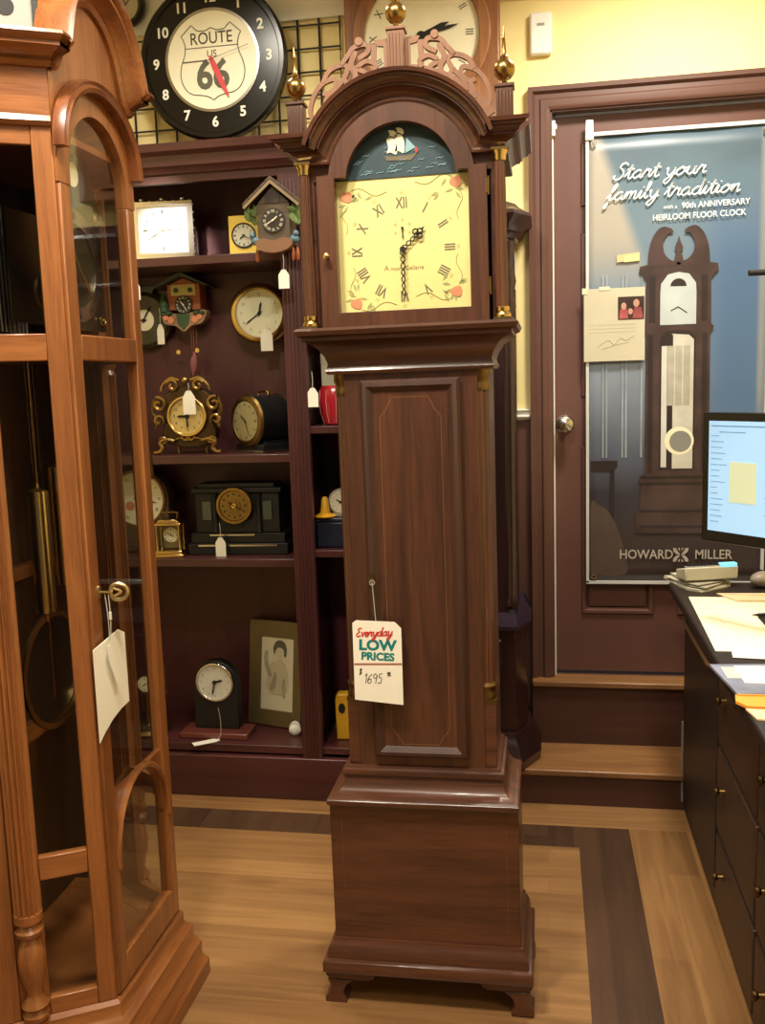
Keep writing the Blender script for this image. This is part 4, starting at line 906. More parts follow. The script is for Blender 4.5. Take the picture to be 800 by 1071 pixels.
string_tag('small white tag hanging below the carved cuckoo clock', (-.800, 2.90, 1.824), (.034, .058), .048)
string_tag('small white tag hanging under the top shelf beside the honey oak clock', (-1.324, 2.972, 1.815), (.030, .058), .045)

# chalet cuckoo clock on the back panel
CH = thing('cuckoo_clock', 'painted chalet cuckoo clock with grey roof and little trees on the bookcase back', 'cuckoo clock', (-1.248, 3.266, 1.617))
MB().bx(-.060, .060, -.07, 0, .075, .165).prism([(-.060, .160), (.060, .160), (0, .186)], 0, .07).build('house', CHALET, CH, bevel=.002)
for sx in (-1, 1): MB().prism([(0, .204), (sx * .098, .158), (sx * .098, .150), (0, .190)], -.0, .10).build('roof', ROOFG, CH, bevel=.002)
MB().bx(-.045, .045, -.073, -.07, .125, .162).build('upper_wall', plain('pale_yellow_wall', (206, 190, 118), .6), CH)
for sx in (-1, 1): MB().disc(sx * .026, .143, .009, .073, .076, F, 12).build('flower_window', DGREEN, CH)
dial_parts(CH, (0, -.072, .093), .032, plain('black_dial', (34, 30, 28), .5), IVORY, 10.6, 25, 'rom', .72, .34, hand=IVORY, th=.005)
MB().prism(smooth([(-.082, .072), (-.07, .030), (-.03, .020), (0, .0), (.03, .020), (.07, .030), (.082, .072), (.0, .060), (-.082, .072)], 4)[:-1], .05, .085).build('garden_base', plain('painted_garden', (150, 120, 92), .6, var=.4), CH)
MB().prism([(-.024, .060), (.024, .060), (.020, .028), (0, .006), (-.020, .028)], .085, .090).build('garden_front', DGREEN, CH)
for sx in (-1, 1):
    MB().disc(sx * .044, .040, .012, .085, .091, F, 12).disc(sx * .062, .050, .010, .085, .091, F, 12).build('flower_bed', ROSE, CH)
    MB().sphere((sx * .052, -.088, .064), .014, 12, .6).sphere((sx * .070, -.088, .062), .011, 12, .6).build('bush', DGREEN, CH)
MB().lathe([(.022, .070), (.016, .090), (.020, .090), (.012, .110), (.015, .110), (.001, .140)], (-.072, -.075, 0), 'z', 12).build('fir_tree', DGREEN, CH)
for x, zz in ((.016, -.125), (.024, -.110)):
    MB().tube([(x, -.06, .01), (x, -.06, zz + .05)], .0009, 5).lathe([(.002, zz - .03), (.007, zz - .02), (.011, zz), (.009, zz + .025), (.003, zz + .04)], (x, -.06, 0), 'z', 10, flute=5, fd=.3).build('pine_cone_weight', plain('pink_brown_cone', (150, 82, 84), .5), CH)
for x, zz in ((-.034, -.062), (.036, -.058)): MB().tube([(x, -.06, .02), (x, -.06, zz)], .0007, 5).disc(x, zz - .008, .008, .057, .063, F, 12).build('pendulum_bob', BRASS, CH)
string_tag('grey white narrow tag hanging from the painted chalet cuckoo clock', (-1.330, 3.17, 1.70), (.026, .070), .055)

# dark round clock partly behind the oak clock
DR = thing('wall_clock', 'dark round wooden clock with white dial on the bookcase back beside the oak clock', 'clock', (-1.415, 3.266, 1.665))
MB().lathe([(.085, 0), (.10, .01), (.10, .03), (.086, .042), (.074, .040), (.001, .034)], (0, 0, 0), 'y', 40).prism([(-.03, .09), (.03, .09), (.045, .118), (-.045, .118)], 0, .03).build('case', plain('dark_olive_wood', (66, 58, 42), .4), DR)
dial_parts(DR, (0, -.034, 0), .075, IVORY, INK, 9.0, 5, 'rom', .78, .2, th=.003)

# brass bulkhead clock with tag
BK = thing('ship_clock', 'round polished brass porthole clock with white dial on the bookcase back', 'clock', (-.978, 3.266, 1.668), 5)
MB().lathe([(.085, 0), (.098, .004), (.098, .012), (.080, .016), (.080, .070), (.100, .078), (.102, .090), (.094, .098), (.084, .100), (.080, .086), (.001, .080)], (0, 0, 0), 'y', 56).build('case', BRASS, BK)
dial_parts(BK, (0, -.083, 0), .080, IVORY, INK, 12.4, 39, 'ara', .8, .15, th=.004, hw=.03)
lab(MB().disc(0, 0, .077, .093, .095).build('glass', GLASSD, BK), 'clear glass')
string_tag('white tag hanging over the rim of the brass porthole clock', (-.942, 3.158, 1.632), (.042, .074), .020, 5)

# ornate gilt clock
GC = thing('mantel_clock', 'ornate gilt clock with scrolled frame and bracket feet', 'clock', (-1.205, 3.06, 1.1965), 2)
MB().prism(smooth([(-.075, .035), (-.095, .07), (-.085, .12), (-.098, .17), (-.070, .21), (-.035, .225), (0, .235), (.035, .225), (.070, .21), (.098, .17), (.085, .12), (.095, .07), (.075, .035), (0, .018), (-.075, .035)], 4)[:-1], -.05, .0).build('case', plain('dark_bronze_case', (70, 52, 30), .4, .6, var=.3), GC, bevel=.004)
MB().ring(0, .128, .060, .070, 0, .016, F, 40).build('bezel', BRASS, GC, bevel=.003)
dial_parts(GC, (0, -.002, .128), .061, GOLDDIAL, INK, 9.0, 30, 'ara', .76, .24, th=.004, hl=.6, ml=.7, hw=.05)
def spiral(cx, cz, r, a0_, turns, sgn, y=-.008):
    return [(cx + sgn * r * (1 - t / 26) * cos(a0_ + turns * t / 20 * 6.28), y, cz + r * (1 - t / 26) * sin(a0_ + turns * t / 20 * 6.28)) for t in range(21)]
for sx in (-1, 1):
    s1 = MB().tube(spiral(sx * .098, .170, .026, 1.2, 1.2, sx), .0065, 7).tube(spiral(sx * .102, .115, .020, 3.6, -1.1, sx), .006, 7)
    s1.tube(smooth([(sx * .115, -.008, .19), (sx * .122, -.008, .15), (sx * .108, -.008, .12), (sx * .112, -.008, .09)], 4), .006, 7); s1.build('side_scroll', GILT, GC)
    s2 = MB().tube(smooth([(sx * .050, -.01, .045), (sx * .075, -.016, .050), (sx * .096, -.02, .040), (sx * .090, -.02, .020), (sx * .102, -.024, .007), (sx * .118, -.024, .007)], 4), [.008] * 20 + [.006], 8).tube(spiral(sx * .085, .045, .015, 0, 1, sx, -.018), .005, 7); s2.build('scroll_foot', GILT, GC)
    s3 = MB().tube(spiral(sx * .045, .232, .022, .5, 1.1, sx), .006, 7).tube(smooth([(sx * .02, -.008, .25), (sx * .05, -.008, .258), (sx * .078, -.008, .236), (sx * .086, -.008, .215)], 4), .006, 7); s3.build('crest_scroll', GILT, GC)
MB().sphere((0, -.01, .250), .013, 12).tube(spiral(.012, .052, .013, 0, 1, 1, -.006), .0045, 6).tube(spiral(-.012, .052, .013, 0, 1, -1, -.006), .0045, 6).tube(smooth([(-.055, -.006, .045), (-.03, -.006, .055), (0, -.006, .048), (.03, -.006, .055), (.055, -.006, .045)], 4), .004, 6).build('centre_ornament', GILT, GC)
for sx in (-1, 1): MB().lathe([(.006, .001), (.005, .03)], (sx * .05, .035, 0), 'z', 8).build('back_foot', GILT, GC)
string_tag('white tag hanging on the ornate gilt clock', (-1.188, 3.036, 1.437), (.044, .080), .026)

# drum clock turned aside
DM = thing('drum_clock', 'dark drum shaped clock with brass bezel turned to one side', 'clock', (-.955, 3.135, 1.1965), -34); DM.scale = (.86, .86, .90)
MB().lathe([(.086, -.075), (.094, -.07), (.094, .075), (.086, .08)], (0, 0, .118), 'y', 48).build('drum', STONE, DM)
MB().lathe([(.072, .080), (.096, .078), (.100, .086), (.094, .096), (.080, .100), (.074, .093)], (0, 0, .118), 'y', 48).build('bezel', OLDBRASS, DM)
dial_parts(DM, (0, -.0925, .118), .074, plain('grey_gold_dial', (170, 160, 120), .35, .3), GREYINK, 10.3, 26, 'tick', .84, .14, th=.006, hw=.02)
MB().bx(-.085, .085, -.085, .085, .006, .030).prism([(-.07, .03), (.07, .03), (.04, .055), (-.04, .055)], -.06, .06).build('base', STONE, DM, bevel=.003)
lab(MB().bx(-.09, .09, -.09, .09, 0, .007).build('base_trim', NICKEL, DM), 'silvery strip along the base')
MB().tube(smooth([(-.03, 0, .21), (-.025, 0, .226), (.025, 0, .226), (.03, 0, .21)], 4), .005, 8).build('top_handle', BRASS, DM)
MB().ring(0, .118, .094, .099, -.080, -.066, F, 40).build('rear_band', BRASS, DM)

# tambour mantel clock seen through the oak clock
TM = thing('mantel_clock', 'wooden mantel clock with white dial seen through the oak clock glass', 'clock', (-1.44, 3.135, .8425), 4)
MB().prism([(-.13, .02), (.13, .02), (.118, .07), (.108, .10)] + arc(0, .185, .112, -10, 190, 26) + [(-.108, .10), (-.118, .07)], -.07, .0).build('case', plain('brown_case', (84, 62, 44), .4), TM, bevel=.004)
MB().bx(-.145, .145, -.012, .085, 0, .024).build('base', plain('brown_base', (70, 50, 38), .4), TM, bevel=.003)
MB().ring(0, .19, .094, .102, 0, .010, F, 44).build('bezel', OLDBRASS, TM)
dial_parts(TM, (0, 0, .19), .095, IVORY, INK, 5.9, 17, 'rom', .82, .17, th=.004)
MB().disc(-.03, .165, .017, .004, .0052, F, 16).build('painted_rose', ROSE, TM)

# brass carriage clock
CG = thing('carriage_clock', 'small brass carriage clock with glass sides and top handle', 'clock', (-1.289, 3.045, .8425), 8)
MB().bx(-.052, .052, -.042, .042, 0, .010).bx(-.046, .046, -.037, .037, .010, .022).build('base', BRASS, CG, bevel=.002)
for sx in (-1, 1):
    for sy in (-1, 1): MB().lathe([(.006, .022), (.0045, .028), (.0045, .104), (.006, .110)], (sx * .039, sy * .030, 0), 'z', 10).build('pillar', BRASS, CG)
MB().bx(-.046, .046, -.037, .037, .110, .118).prism([(-.042, .118), (.042, .118), (.030, .130), (-.030, .130)], -.03, .03).build('top', BRASS, CG, bevel=.002)
MB().tube(smooth([(-.026, 0, .128), (-.030, 0, .146), (-.022, 0, .152), (.022, 0, .152), (.030, 0, .146), (.026, 0, .128)], 4), .0042, 8).build('handle', OLDBRASS, CG)
lab(MB().bx(-.036, .036, -.030, -.028, .024, .108).bx(-.037, -.035, -.026, .026, .024, .108).bx(.035, .037, -.026, .026, .024, .108).build('glass_sides', GLASS, CG), 'clear glass panes')
MB().bx(-.030, .030, .012, .022, .026, .106).build('back_plate', plain('dull_gilt_plate', (128, 116, 84), .4, .5), CG)
dial_parts(CG, (0, .012, .072), .026, IVORY, INK, 4.0, 50, 'tick', .8, .2, th=.003)

# black marble mantel clock
BM = thing('mantel_clock', 'wide black stone mantel clock with round gold dial on the third shelf', 'clock', (-1.052, 3.06, .8425), 2)
MB().bx(-.178, .178, 0, .13, 0, .040).bx(-.168, .168, .008, .125, .040, .075).build('base', STONE, BM, bevel=.003)
MB().bx(-.150, .150, .018, .115, .075, .215).build('body', STONE, BM, bevel=.003)
MB().bx(-.160, .160, .008, .12, .215, .232).bx(-.135, .135, .014, .115, .232, .248).build('cap', STONE, BM, bevel=.003)
for sx in (-1, 1):
    lab(MB().bx(sx * .108 - .016, sx * .108 + .016, .013, .019, .120, .185).build('inlay_panel', plain('green_grey_stone', (74, 82, 70), .3), BM, bevel=.001), 'green grey stone panel')
    MB().lathe([(.011, .078), (.009, .084), (.009, .206), (.011, .213)], (sx * .078, .014, 0), 'z', 14).build('half_column', STONE, BM)
lab(MB().bx(-.14, .14, -.0012, .0, .030, .036).bx(-.10, .06, .0065, .008, .066, .071).build('engraved_line', NICKEL, BM), 'thin pale line along the base')
MB().lathe([(.052, -.018), (.062, -.012), (.066, -.002), (.062, .008), (.054, .008), (.050, .0), (.001, .0)], (-.004, 0, .172), 'y', 40).build('bezel', GILT, BM)
MB().disc(-.004, .172, .052, -.0, .002, F, 36).ring(-.004, .172, .016, .022, .002, .006, F, 24).build('dial', plain('bronze_gold_dial', (140, 112, 58), .35, .7, var=.2), BM)
nb = MB()
for i in range(12):
    a = i * pi / 6; nb.disc(-.004 + cos(a) * .040, .172 + sin(a) * .040, .004, .002, .0026, F, 8)
nb.build('hour_marks', INK, BM)
MB().disc(-.004, .172, .009, .002, .008, F, 16).build('dial_centre', BRASS, BM)
MB().tube([F(-.004, .172, .009), F(-.024, .186, .009)], .0014, 5).tube([F(-.004, .172, .010), F(.026, .156, .010)], .0012, 5).build('hands', INK, BM)
string_tag('white tag hanging in front of the black stone mantel clock', (-1.104, 3.035, .958), (.036, .066), .050, 0)

# bottom shelf: desk clock, picture, small things
BD = thing('desk_clock', 'black arched desk clock with white dial on a reddish wooden stand', 'clock', (-1.166, 3.07, .1855), 0)
MB().bx(-.125, .125, -.05, .06, 0, .022).build('stand', wood('reddish_stand', (84, 40, 34), (112, 56, 46), 'x', 20, .35, .3), BD, bevel=.004)
MB().prism([(-.082, .022), (.082, .022), (.082, .19)] + arc(0, .19, .082, 0, 180, 20) + [(-.082, .19)], -.045, .0).build('case', STONE, BD, bevel=.004)
MB().ring(0, .195, .062, .070, 0, .010, F, 40).build('bezel', SILVER, BD, bevel=.002)
dial_parts(BD, (0, 0, .195), .063, plain('pale_grey_white_dial', (214, 214, 204), .35), INK, 2.5, 32, 'ara', .8, .17, th=.004, hw=.045)
t_ = thing('price_tag', 'white tag lying on the bottom shelf edge before the arched desk clock', 'price tag', (-1.180, 2.992, .1865), 35, 'small string price tags')
MB().prism([(-.048, -.016), (.026, -.016), (.046, -.006), (.046, .006), (.026, .016), (-.048, .016)], 0, .0015, PLAN).build('card', PAPER, t_)
MB().tube(smooth([(.036, 0, .002), (.05, -.004, .02), (.052, -.006, .07), (.046, -.006, .12)], 4), .0008, 5).build('string', STRING, t_)

PF = thing('framed_picture', 'olive gold frame with a pencil sketch of a young child', 'picture', (-.984, 3.165, .187), rot=(radians(-7), 0, radians(-16)))
MB().band([(-.112, 0), (.112, 0), (.112, .385), (-.112, .385)], [(-.062, .058), (.076, .058), (.076, .326), (-.062, .326)], -.014, .004, closed=True).build('frame', plain('olive_gold_frame', (104, 88, 54), .45, .2, var=.12), PF, bevel=.002)
PSK = MB().bx(-.066, .080, .002, .008, .054, .330).build('sketch_sheet', plain('sketch_paper', (206, 200, 176), .6, var=.05), PF)
fs = lambda u, v, w_=0: (u, .0018 - w_, v)
skw = plain('pencil_wash', (190, 182, 152), .7, var=.12); skm = plain('pencil_pale', (160, 152, 126), .7, var=.25); skd = plain('pencil_dark', (92, 86, 70), .7, var=.3)
def blob(name, pts, mat, lay_): MB().prism(smooth(pts + [pts[0]], 4)[:-1], 0, .0003 + .0001 * lay_, fs).build(name, mat, PSK)
blob('sketched_dress', [(-.004, .238), (-.024, .222), (-.034, .180), (-.040, .140), (-.010, .118), (.030, .116), (.056, .140), (.052, .190), (.042, .226), (.024, .240)], skw, 0)
blob('sketched_fold', [(-.006, .200), (-.016, .160), (-.026, .132), (-.012, .124), (.0, .150), (.004, .190)], skm, 1)
blob('sketched_fold', [(.030, .170), (.026, .140), (.034, .104), (.042, .110), (.044, .150), (.038, .176)], skm, 1)
blob('sketched_arm', [(-.030, .178), (-.046, .214), (-.052, .250), (-.044, .274), (-.034, .268), (-.034, .236), (-.022, .206), (-.016, .184)], skm, 1)
blob('sketched_neck', [(.004, .240), (.006, .260), (.024, .260), (.026, .240), (.015, .232)], skw, 1)
blob('sketched_face', [(-.002, .272), (.002, .252), (.014, .244), (.028, .250), (.034, .272), (.026, .294), (.006, .294)], plain('pencil_skin', (198, 190, 162), .7, var=.05), 2)
blob('sketched_hair', [(-.006, .258), (-.012, .284), (-.002, .308), (.016, .316), (.036, .308), (.046, .284), (.042, .256), (.034, .260), (.034, .276), (.026, .286), (.010, .288), (.000, .278)], skd, 3)
e = MB()
for (u0, v0, u1, v1) in ((.006, .272, .012, .273), (.020, .273, .027, .272), (.012, .257, .020, .257), (-.020, .222, -.006, .236), (.044, .220, .026, .238), (-.030, .118, .046, .112)):
    e.tube([fs(u0, v0, .0008), fs((u0 + u1) / 2, (v0 + v1) / 2 + .001, .0008), fs(u1, v1, .0008)], .0009, 4)
e.build('sketched_lines', skm, PSK)
ST_ = thing('seashell', 'small white shell shaped ornament at the foot of the sketch picture', 'ornament', (-.884, 3.085, .1855))
MB().sphere((0, 0, .022), .022, 14, 1.0, .6).prism(smooth([(-.02, .015), (-.016, .042), (0, .052), (.016, .042), (.02, .015), (-.02, .015)], 3)[:-1], -.006, .006).build('shell', PAPER, ST_)
GD = thing('dome_clock', 'small clock under a clear glass dome on the bottom shelf behind the oak clock', 'clock', (-1.43, 3.08, .1855))
MB().lathe([(.075, 0), (.078, .01), (.07, .022), (.001, .022)], (0, 0, 0), 'z', 32).build('base', OLDBRASS, GD)
MB().lathe([(.02, .022), (.008, .03), (.008, .14), (.02, .15), (.001, .152)], (0, 0, 0), 'z', 16).lathe([(.03, -.006), (.03, .012)], (0, 0, .18), 'y', 24).build('movement', OLDBRASS, GD)
dial_parts(GD, (0, -.012, .18), .028, IVORY, INK, 8, 10, 'tick', .8, .2, th=.002)
MB().lathe([(.066, .023), (.066, .20), (.056, .24), (.032, .262), (.001, .268)], (0, 0, 0), 'z', 32).build('glass_dome', GLASS, GD)

# narrow right bay
VS = thing('vase', 'red striped glass vase half hidden behind the tall clock', 'vase', (-.692, 3.07, 1.2835))
MB().lathe([(.030, 0), (.038, .004), (.05, .04), (.054, .08), (.050, .115), (.042, .13), (.038, .125), (.044, .11), (.046, .08), (.03, .02), (.001, .012)], (0, 0, 0), 'z', 32).build('body', REDGL, VS)
for k in range(10):
    a = k * 2 * pi / 10; MB().tube([(r * cos(a), r * sin(a), z) for r, z in ((.0395, .008), (.0508, .04), (.0546, .08), (.0506, .115))], .0012, 5).build('stripe', plain('pale_pink_stripe', (226, 150, 150), .4), VS)
PB = thing('cream_box', 'tall cream card box standing behind the red vase', 'box', (-.705, 3.20, 1.2835))
MB().bx(-.055, .055, -.02, .03, 0, .24).build('carton', plain('cream_card', (214, 204, 170), .7), PB, bevel=.002); MB().bx(-.056, .056, -.021, .031, .20, .24).build('lid', plain('cream_card_lid', (200, 188, 152), .7), PB, bevel=.002)
string_tag('white tag hanging in the narrow bay beside the red vase', (-.742, 2.975, 1.460), (.036, .062), .052)
BB = thing('storage_box', 'dark blue plastic box on the lower shelf of the narrow bay', 'box', (-.706, 3.09, .8725))
MB().bx(-.056, .056, -.06, .07, 0, .088).build('tub', BLUEBOX, BB, bevel=.006); MB().bx(-.060, .060, -.064, .074, .088, .102).build('lid', BLUEBOX, BB, bevel=.004)
YT = thing('bell', 'yellow cone shaped ornament with a round foot on the dark blue box', 'ornament', (-.734, 3.05, .9755))
MB().lathe([(.036, 0), (.036, .006), (.018, .012), (.014, .03), (.011, .062), (.006, .068), (.001, .069)], (0, 0, 0), 'z', 24).build('cone', YELLOWPL, YT)
MB().lathe([(.034, .001), (.040, .003), (.040, .005), (.034, .007)], (0, 0, 0), 'z', 24).build('rim', YELLOWPL, YT)
WC_ = thing('desk_clock', 'small pale round clock beside the yellow cone ornament', 'clock', (-.684, 3.085, .9750))
MB().lathe([(.040, -.02), (.044, -.016), (.044, .010), (.038, .014), (.001, .012)], (0, 0, .048), 'y', 32).bx(-.03, .03, -.015, .02, 0, .010).build('case', plain('pale_grey_case', (176, 170, 150), .4), WC_)
dial_parts(WC_, (0, -.012, .048), .037, IVORY, INK, 10, 12, 'ara', .78, .2, th=.003)
YL = thing('tape_measure', 'yellow tool standing on the bottom shelf of the narrow bay', 'tool', (-.705, 3.06, .1855), 8)
MB().prism([(-.022, 0), (.035, 0), (.035, .150), (.02, .165), (-.014, .165), (-.022, .15)], -.045, .0).build('body', YELLOWPL, YL, bevel=.005)
MB().disc(.0, .115, .012, -.001, .002, F, 16, ry=.018).build('grip_hole', BLACKM, YL)
MB().tube([(-.024, -.006, .02), (-.026, -.008, .06)], .004, 6).build('clip', BLACKM, YL)

# ================================================================== BANNER ON THE DOOR
BN = thing('banner', 'large printed vinyl banner of a floor clock hanging on the brown door', 'banner', (.142, 3.332, .695))
BW, BH = .585, 1.515
def sheet_y(u, v): return -.004 + .0014 * sin(u * 21) * (v / BH) - .0014 * sin(v * 4.1)
def gradmat(name, stops, rough=.42):
    m, nt, b = newmat(name); L = nt.links.new
    tc = nt.nodes.new('ShaderNodeTexCoord'); sp_ = nt.nodes.new('ShaderNodeSeparateXYZ'); L(tc.outputs['Object'], sp_.inputs[0])
    mr = nt.nodes.new('ShaderNodeMapRange'); mr.inputs['From Max'].default_value = BH; L(sp_.outputs['Z'], mr.inputs['Value'])
    no = nt.nodes.new('ShaderNodeTexNoise'); no.inputs['Scale'].default_value = 5; L(tc.outputs['Object'], no.inputs['Vector'])
    ma = nt.nodes.new('ShaderNodeMath'); ma.operation = 'MULTIPLY_ADD'; ma.inputs[1].default_value = .10; L(no.outputs['Fac'], ma.inputs[0]); L(mr.outputs[0], ma.inputs[2])
    r = nt.nodes.new('ShaderNodeValToRGB'); cr_ = r.color_ramp
    cr_.elements[0].position = stops[0][0] + .05; cr_.elements[0].color = rgb(*stops[0][1])
    cr_.elements[1].position = stops[-1][0] + .05 if stops[-1][0] < .95 else 1; cr_.elements[1].color = rgb(*stops[-1][1])
    for p, c in stops[1:-1]: e_ = cr_.elements.new(p + .05); e_.color = rgb(*c)
    L(ma.outputs[0], r.inputs['Fac']); L(r.outputs['Color'], b.inputs['Base Color']); b.inputs['Roughness'].default_value = rough
    b.inputs['Coat Weight'].default_value = .15; b.inputs['Coat Roughness'].default_value = .3
    return m
VIN = gradmat('printed_vinyl', [(0, (74, 62, 58)), (.10, (62, 50, 50)), (.20, (54, 50, 60)), (.32, (92, 100, 118)), (.48, (134, 144, 160)), (.7, (118, 138, 156)), (.9, (92, 116, 132)), (1, (80, 100, 116))])
nt_ = VIN.node_tree; b_ = nt_.nodes['Principled BSDF']; src = b_.inputs['Base Color'].links[0].from_socket
tc_ = nt_.nodes.new('ShaderNodeTexCoord'); sx_ = nt_.nodes.new('ShaderNodeSeparateXYZ'); nt_.links.new(tc_.outputs['Object'], sx_.inputs[0])
def ramp(inp, a, b):
    r = nt_.nodes.new('ShaderNodeMapRange'); r.interpolation_type = 'SMOOTHSTEP'; r.inputs['From Min'].default_value = a; r.inputs['From Max'].default_value = b
    nt_.links.new(inp, r.inputs['Value']); return r.outputs[0]
def mul(a, b):
    m = nt_.nodes.new('ShaderNodeMath'); m.operation = 'MULTIPLY'; nt_.links.new(a, m.inputs[0]); nt_.links.new(b, m.inputs[1]); return m.outputs[0]
def over(base, fac, col):
    m = nt_.nodes.new('ShaderNodeMix'); m.data_type = 'RGBA'; nt_.links.new(fac, m.inputs[0]); nt_.links.new(base, m.inputs[6]); m.inputs[7].default_value = rgb(*col); return m.outputs[2]
c_ = over(src, mul(mul(ramp(sx_.outputs['X'], .30, .46), ramp(sx_.outputs['Z'], .35, .62)), ramp(sx_.outputs['Z'], 1.45, 1.05)), (78, 108, 146))
c_ = over(c_, mul(ramp(sx_.outputs['X'], .545, .57), ramp(sx_.outputs['Z'], .45, .7)), (150, 152, 158))
mm_ = nt_.nodes.new('ShaderNodeMath'); mm_.operation = 'MULTIPLY_ADD'; mm_.inputs[1].default_value = .35; nt_.links.new(sx_.outputs['Z'], mm_.inputs[0]); nt_.links.new(sx_.outputs['X'], mm_.inputs[2])
c_ = over(c_, mul(ramp(mm_.outputs[0], .59, .54), ramp(sx_.outputs['Z'], .95, 1.2)), (166, 160, 150))
nt_.links.new(c_, b_.inputs['Base Color'])
nu, nv = 18, 26; vs = []; fs_ = []
for j in range(nv + 1):
    for i in range(nu + 1):
        u = BW * i / nu; v = BH * j / nv; vs.append((u, sheet_y(u, v), v))
for j in range(nv):
    for i in range(nu): a = j * (nu + 1) + i; fs_.append((a, a + 1, a + nu + 2, a + nu + 1))
mb = MB(); mb.add(vs, fs_); so = mb.build('sheet', VIN, BN, flat=True); sd_ = so.modifiers.new('thick', 'SOLIDIFY'); sd_.thickness = .001; sd_.offset = -1
bm_ = lambda u, v, w_=0: (u, sheet_y(u, v) - .0012 - w_ * 1.0, v)
def pmat(n, c, rough=.45, var=.12): return plain('print_' + n, c, rough, var=var, coat=.1)
def shape(name, pts, mat, layer=0, parent=so, k=None):
    # printed shape lying on the sheet: fine strips follow its waves
    mb = MB(); P = smooth(pts + [pts[0]], k)[:-1] if k else pts
    mb.prism(P, layer * .0005, layer * .0005 + .0004, lambda u, v, w_=0: (u, -.0074 - w_, v)); return mb.build(name, mat, parent)
lay = lambda w_: (lambda u, v, q=0: (u, -.0074 - w_ * .0005 - q, v))
shape('printed_tieback', [(.098, 1.098), (.172, 1.102), (.172, 1.128), (.098, 1.122)], pmat('gold_tieback', (206, 190, 140)), 2)
for u in (.05, .062, .115, .127, .178): shape('printed_panel_line', [(u, .44), (u + .006, .44), (u + .006, 1.06), (u, 1.06)], pmat('panel_line', (150, 160, 172), var=.3), 0)
shape('printed_skirting', [(.19, .40), (.578, .36), (.578, .46), (.19, .50)], pmat('skirting', (96, 98, 108)), 1)
shape('printed_table', [(.012, .24), (.092, .24), (.092, .40), (.102, .41), (.102, .43), (.012, .43), (.012, .395), (.078, .395), (.078, .25), (.012, .27)], pmat('table', (44, 34, 34)), 2)
shape('printed_armchair', [(.012, .03), (.13, .03), (.125, .12), (.10, .20), (.07, .255), (.04, .275), (.012, .275)], pmat('armchair', (84, 70, 64)), 3, k=4)
# printed floor clock
FX, FB = .298, .195
WD = pmat('walnut', (68, 50, 48), var=.4); WDD = pmat('walnut_shade', (44, 33, 34), var=.35)
def sym(pts): return [(FX + u, FB + v) for u, v in pts] + [(FX - u, FB + v) for u, v in pts[::-1]]
shape('printed_floor_clock', sym([(0, -.02), (.135, -.02), (.135, .05), (.120, .065), (.116, .15), (.126, .165), (.106, .19), (.104, .66), (.116, .68), (.106, .69), (.104, .84), (.128, .865), (.125, .885), (.085, .892), (.0, .892)]), WD, 4)
for sx in (-1, 1):
    shape('printed_swan_neck', [(FX + sx * a, FB + b) for a, b in ((.100, .880), (.096, .94), (.080, .985), (.055, 1.010), (.026, 1.004), (.018, .990), (.036, .986), (.050, .96), (.046, .925), (.026, .902), (.0, .895), (.0, .885))], WD, 5, k=3)
    shape('printed_column', [(FX + sx * a, FB + b) for a, b in ((.080, .19), (.096, .19), (.096, .66), (.080, .66))], WDD, 5)
shape('printed_finial', sym([(.016, .895), (.012, .915), (.006, .925), (.014, .94), (.004, .965), (0, .98)]), WD, 6)
shape('printed_dial', sym([(0, .690), (.058, .690), (.058, .795), (.056, .825), (.034, .855), (0, .862)]), pmat('silver_dial', (186, 196, 200), var=.1), 6)
shape('printed_moon', [(FX + .026 * cos(a / 10), FB + .815 + .026 * sin(a / 10)) for a in range(0, 32)], WDD, 7)
mb = MB()
for (u1, v1) in ((-.024, -.012), (.028, -.020)): mb.tube([lay(7)(FX, FB + .748), lay(7)(FX + u1, FB + .748 + v1)], .0018, 4)
mb.build('printed_hands', WDD, so)
shape('printed_glass_door', sym([(0, .20), (.058, .20), (.058, .645), (.04, .668), (0, .672)]), WDD, 5)
shape('printed_pane', sym([(-.02, .205), (.052, .205), (.052, .64), (.036, .655), (-.02, .66)])[:5] + [(FX - .015, FB + .655), (FX - .015, FB + .205)], pmat('pale_pane', (198, 196, 186), var=.2), 6)
shape('printed_light_bar', [(FX - .052, FB + .21), (FX - .034, FB + .21), (FX - .034, FB + .62), (FX - .052, FB + .62)], pmat('pale_bar', (206, 206, 200)), 6)
for u in (-.022, .004, .03): shape('printed_weight', [(FX + u - .011, FB + .42), (FX + u + .011, FB + .42), (FX + u + .011, FB + .62), (FX + u - .011, FB + .62)], pmat('weight', (170, 166, 154), var=.3), 7)
mb = MB().disc(FX + .008, FB + .30, .048, 0, .0004, lay(7), 30); mb.build('printed_bob_rim', IVORY, so)
mb = MB().disc(FX + .012, FB + .298, .036, 0, .0004, lay(8), 30); mb.build('printed_bob', pmat('bob', (136, 136, 132)), so)
for z in (.0, .055, .15, .172): shape('printed_moulding', sym([(0, z), (.120, z), (.120, z + .008), (0, z + .008)]), WDD, 6)
for sx in (-1, 1): shape('printed_hood_column', [(FX + sx * a, FB + b) for a, b in ((.074, .70), (.094, .70), (.094, .85), (.074, .85))], WDD, 6)
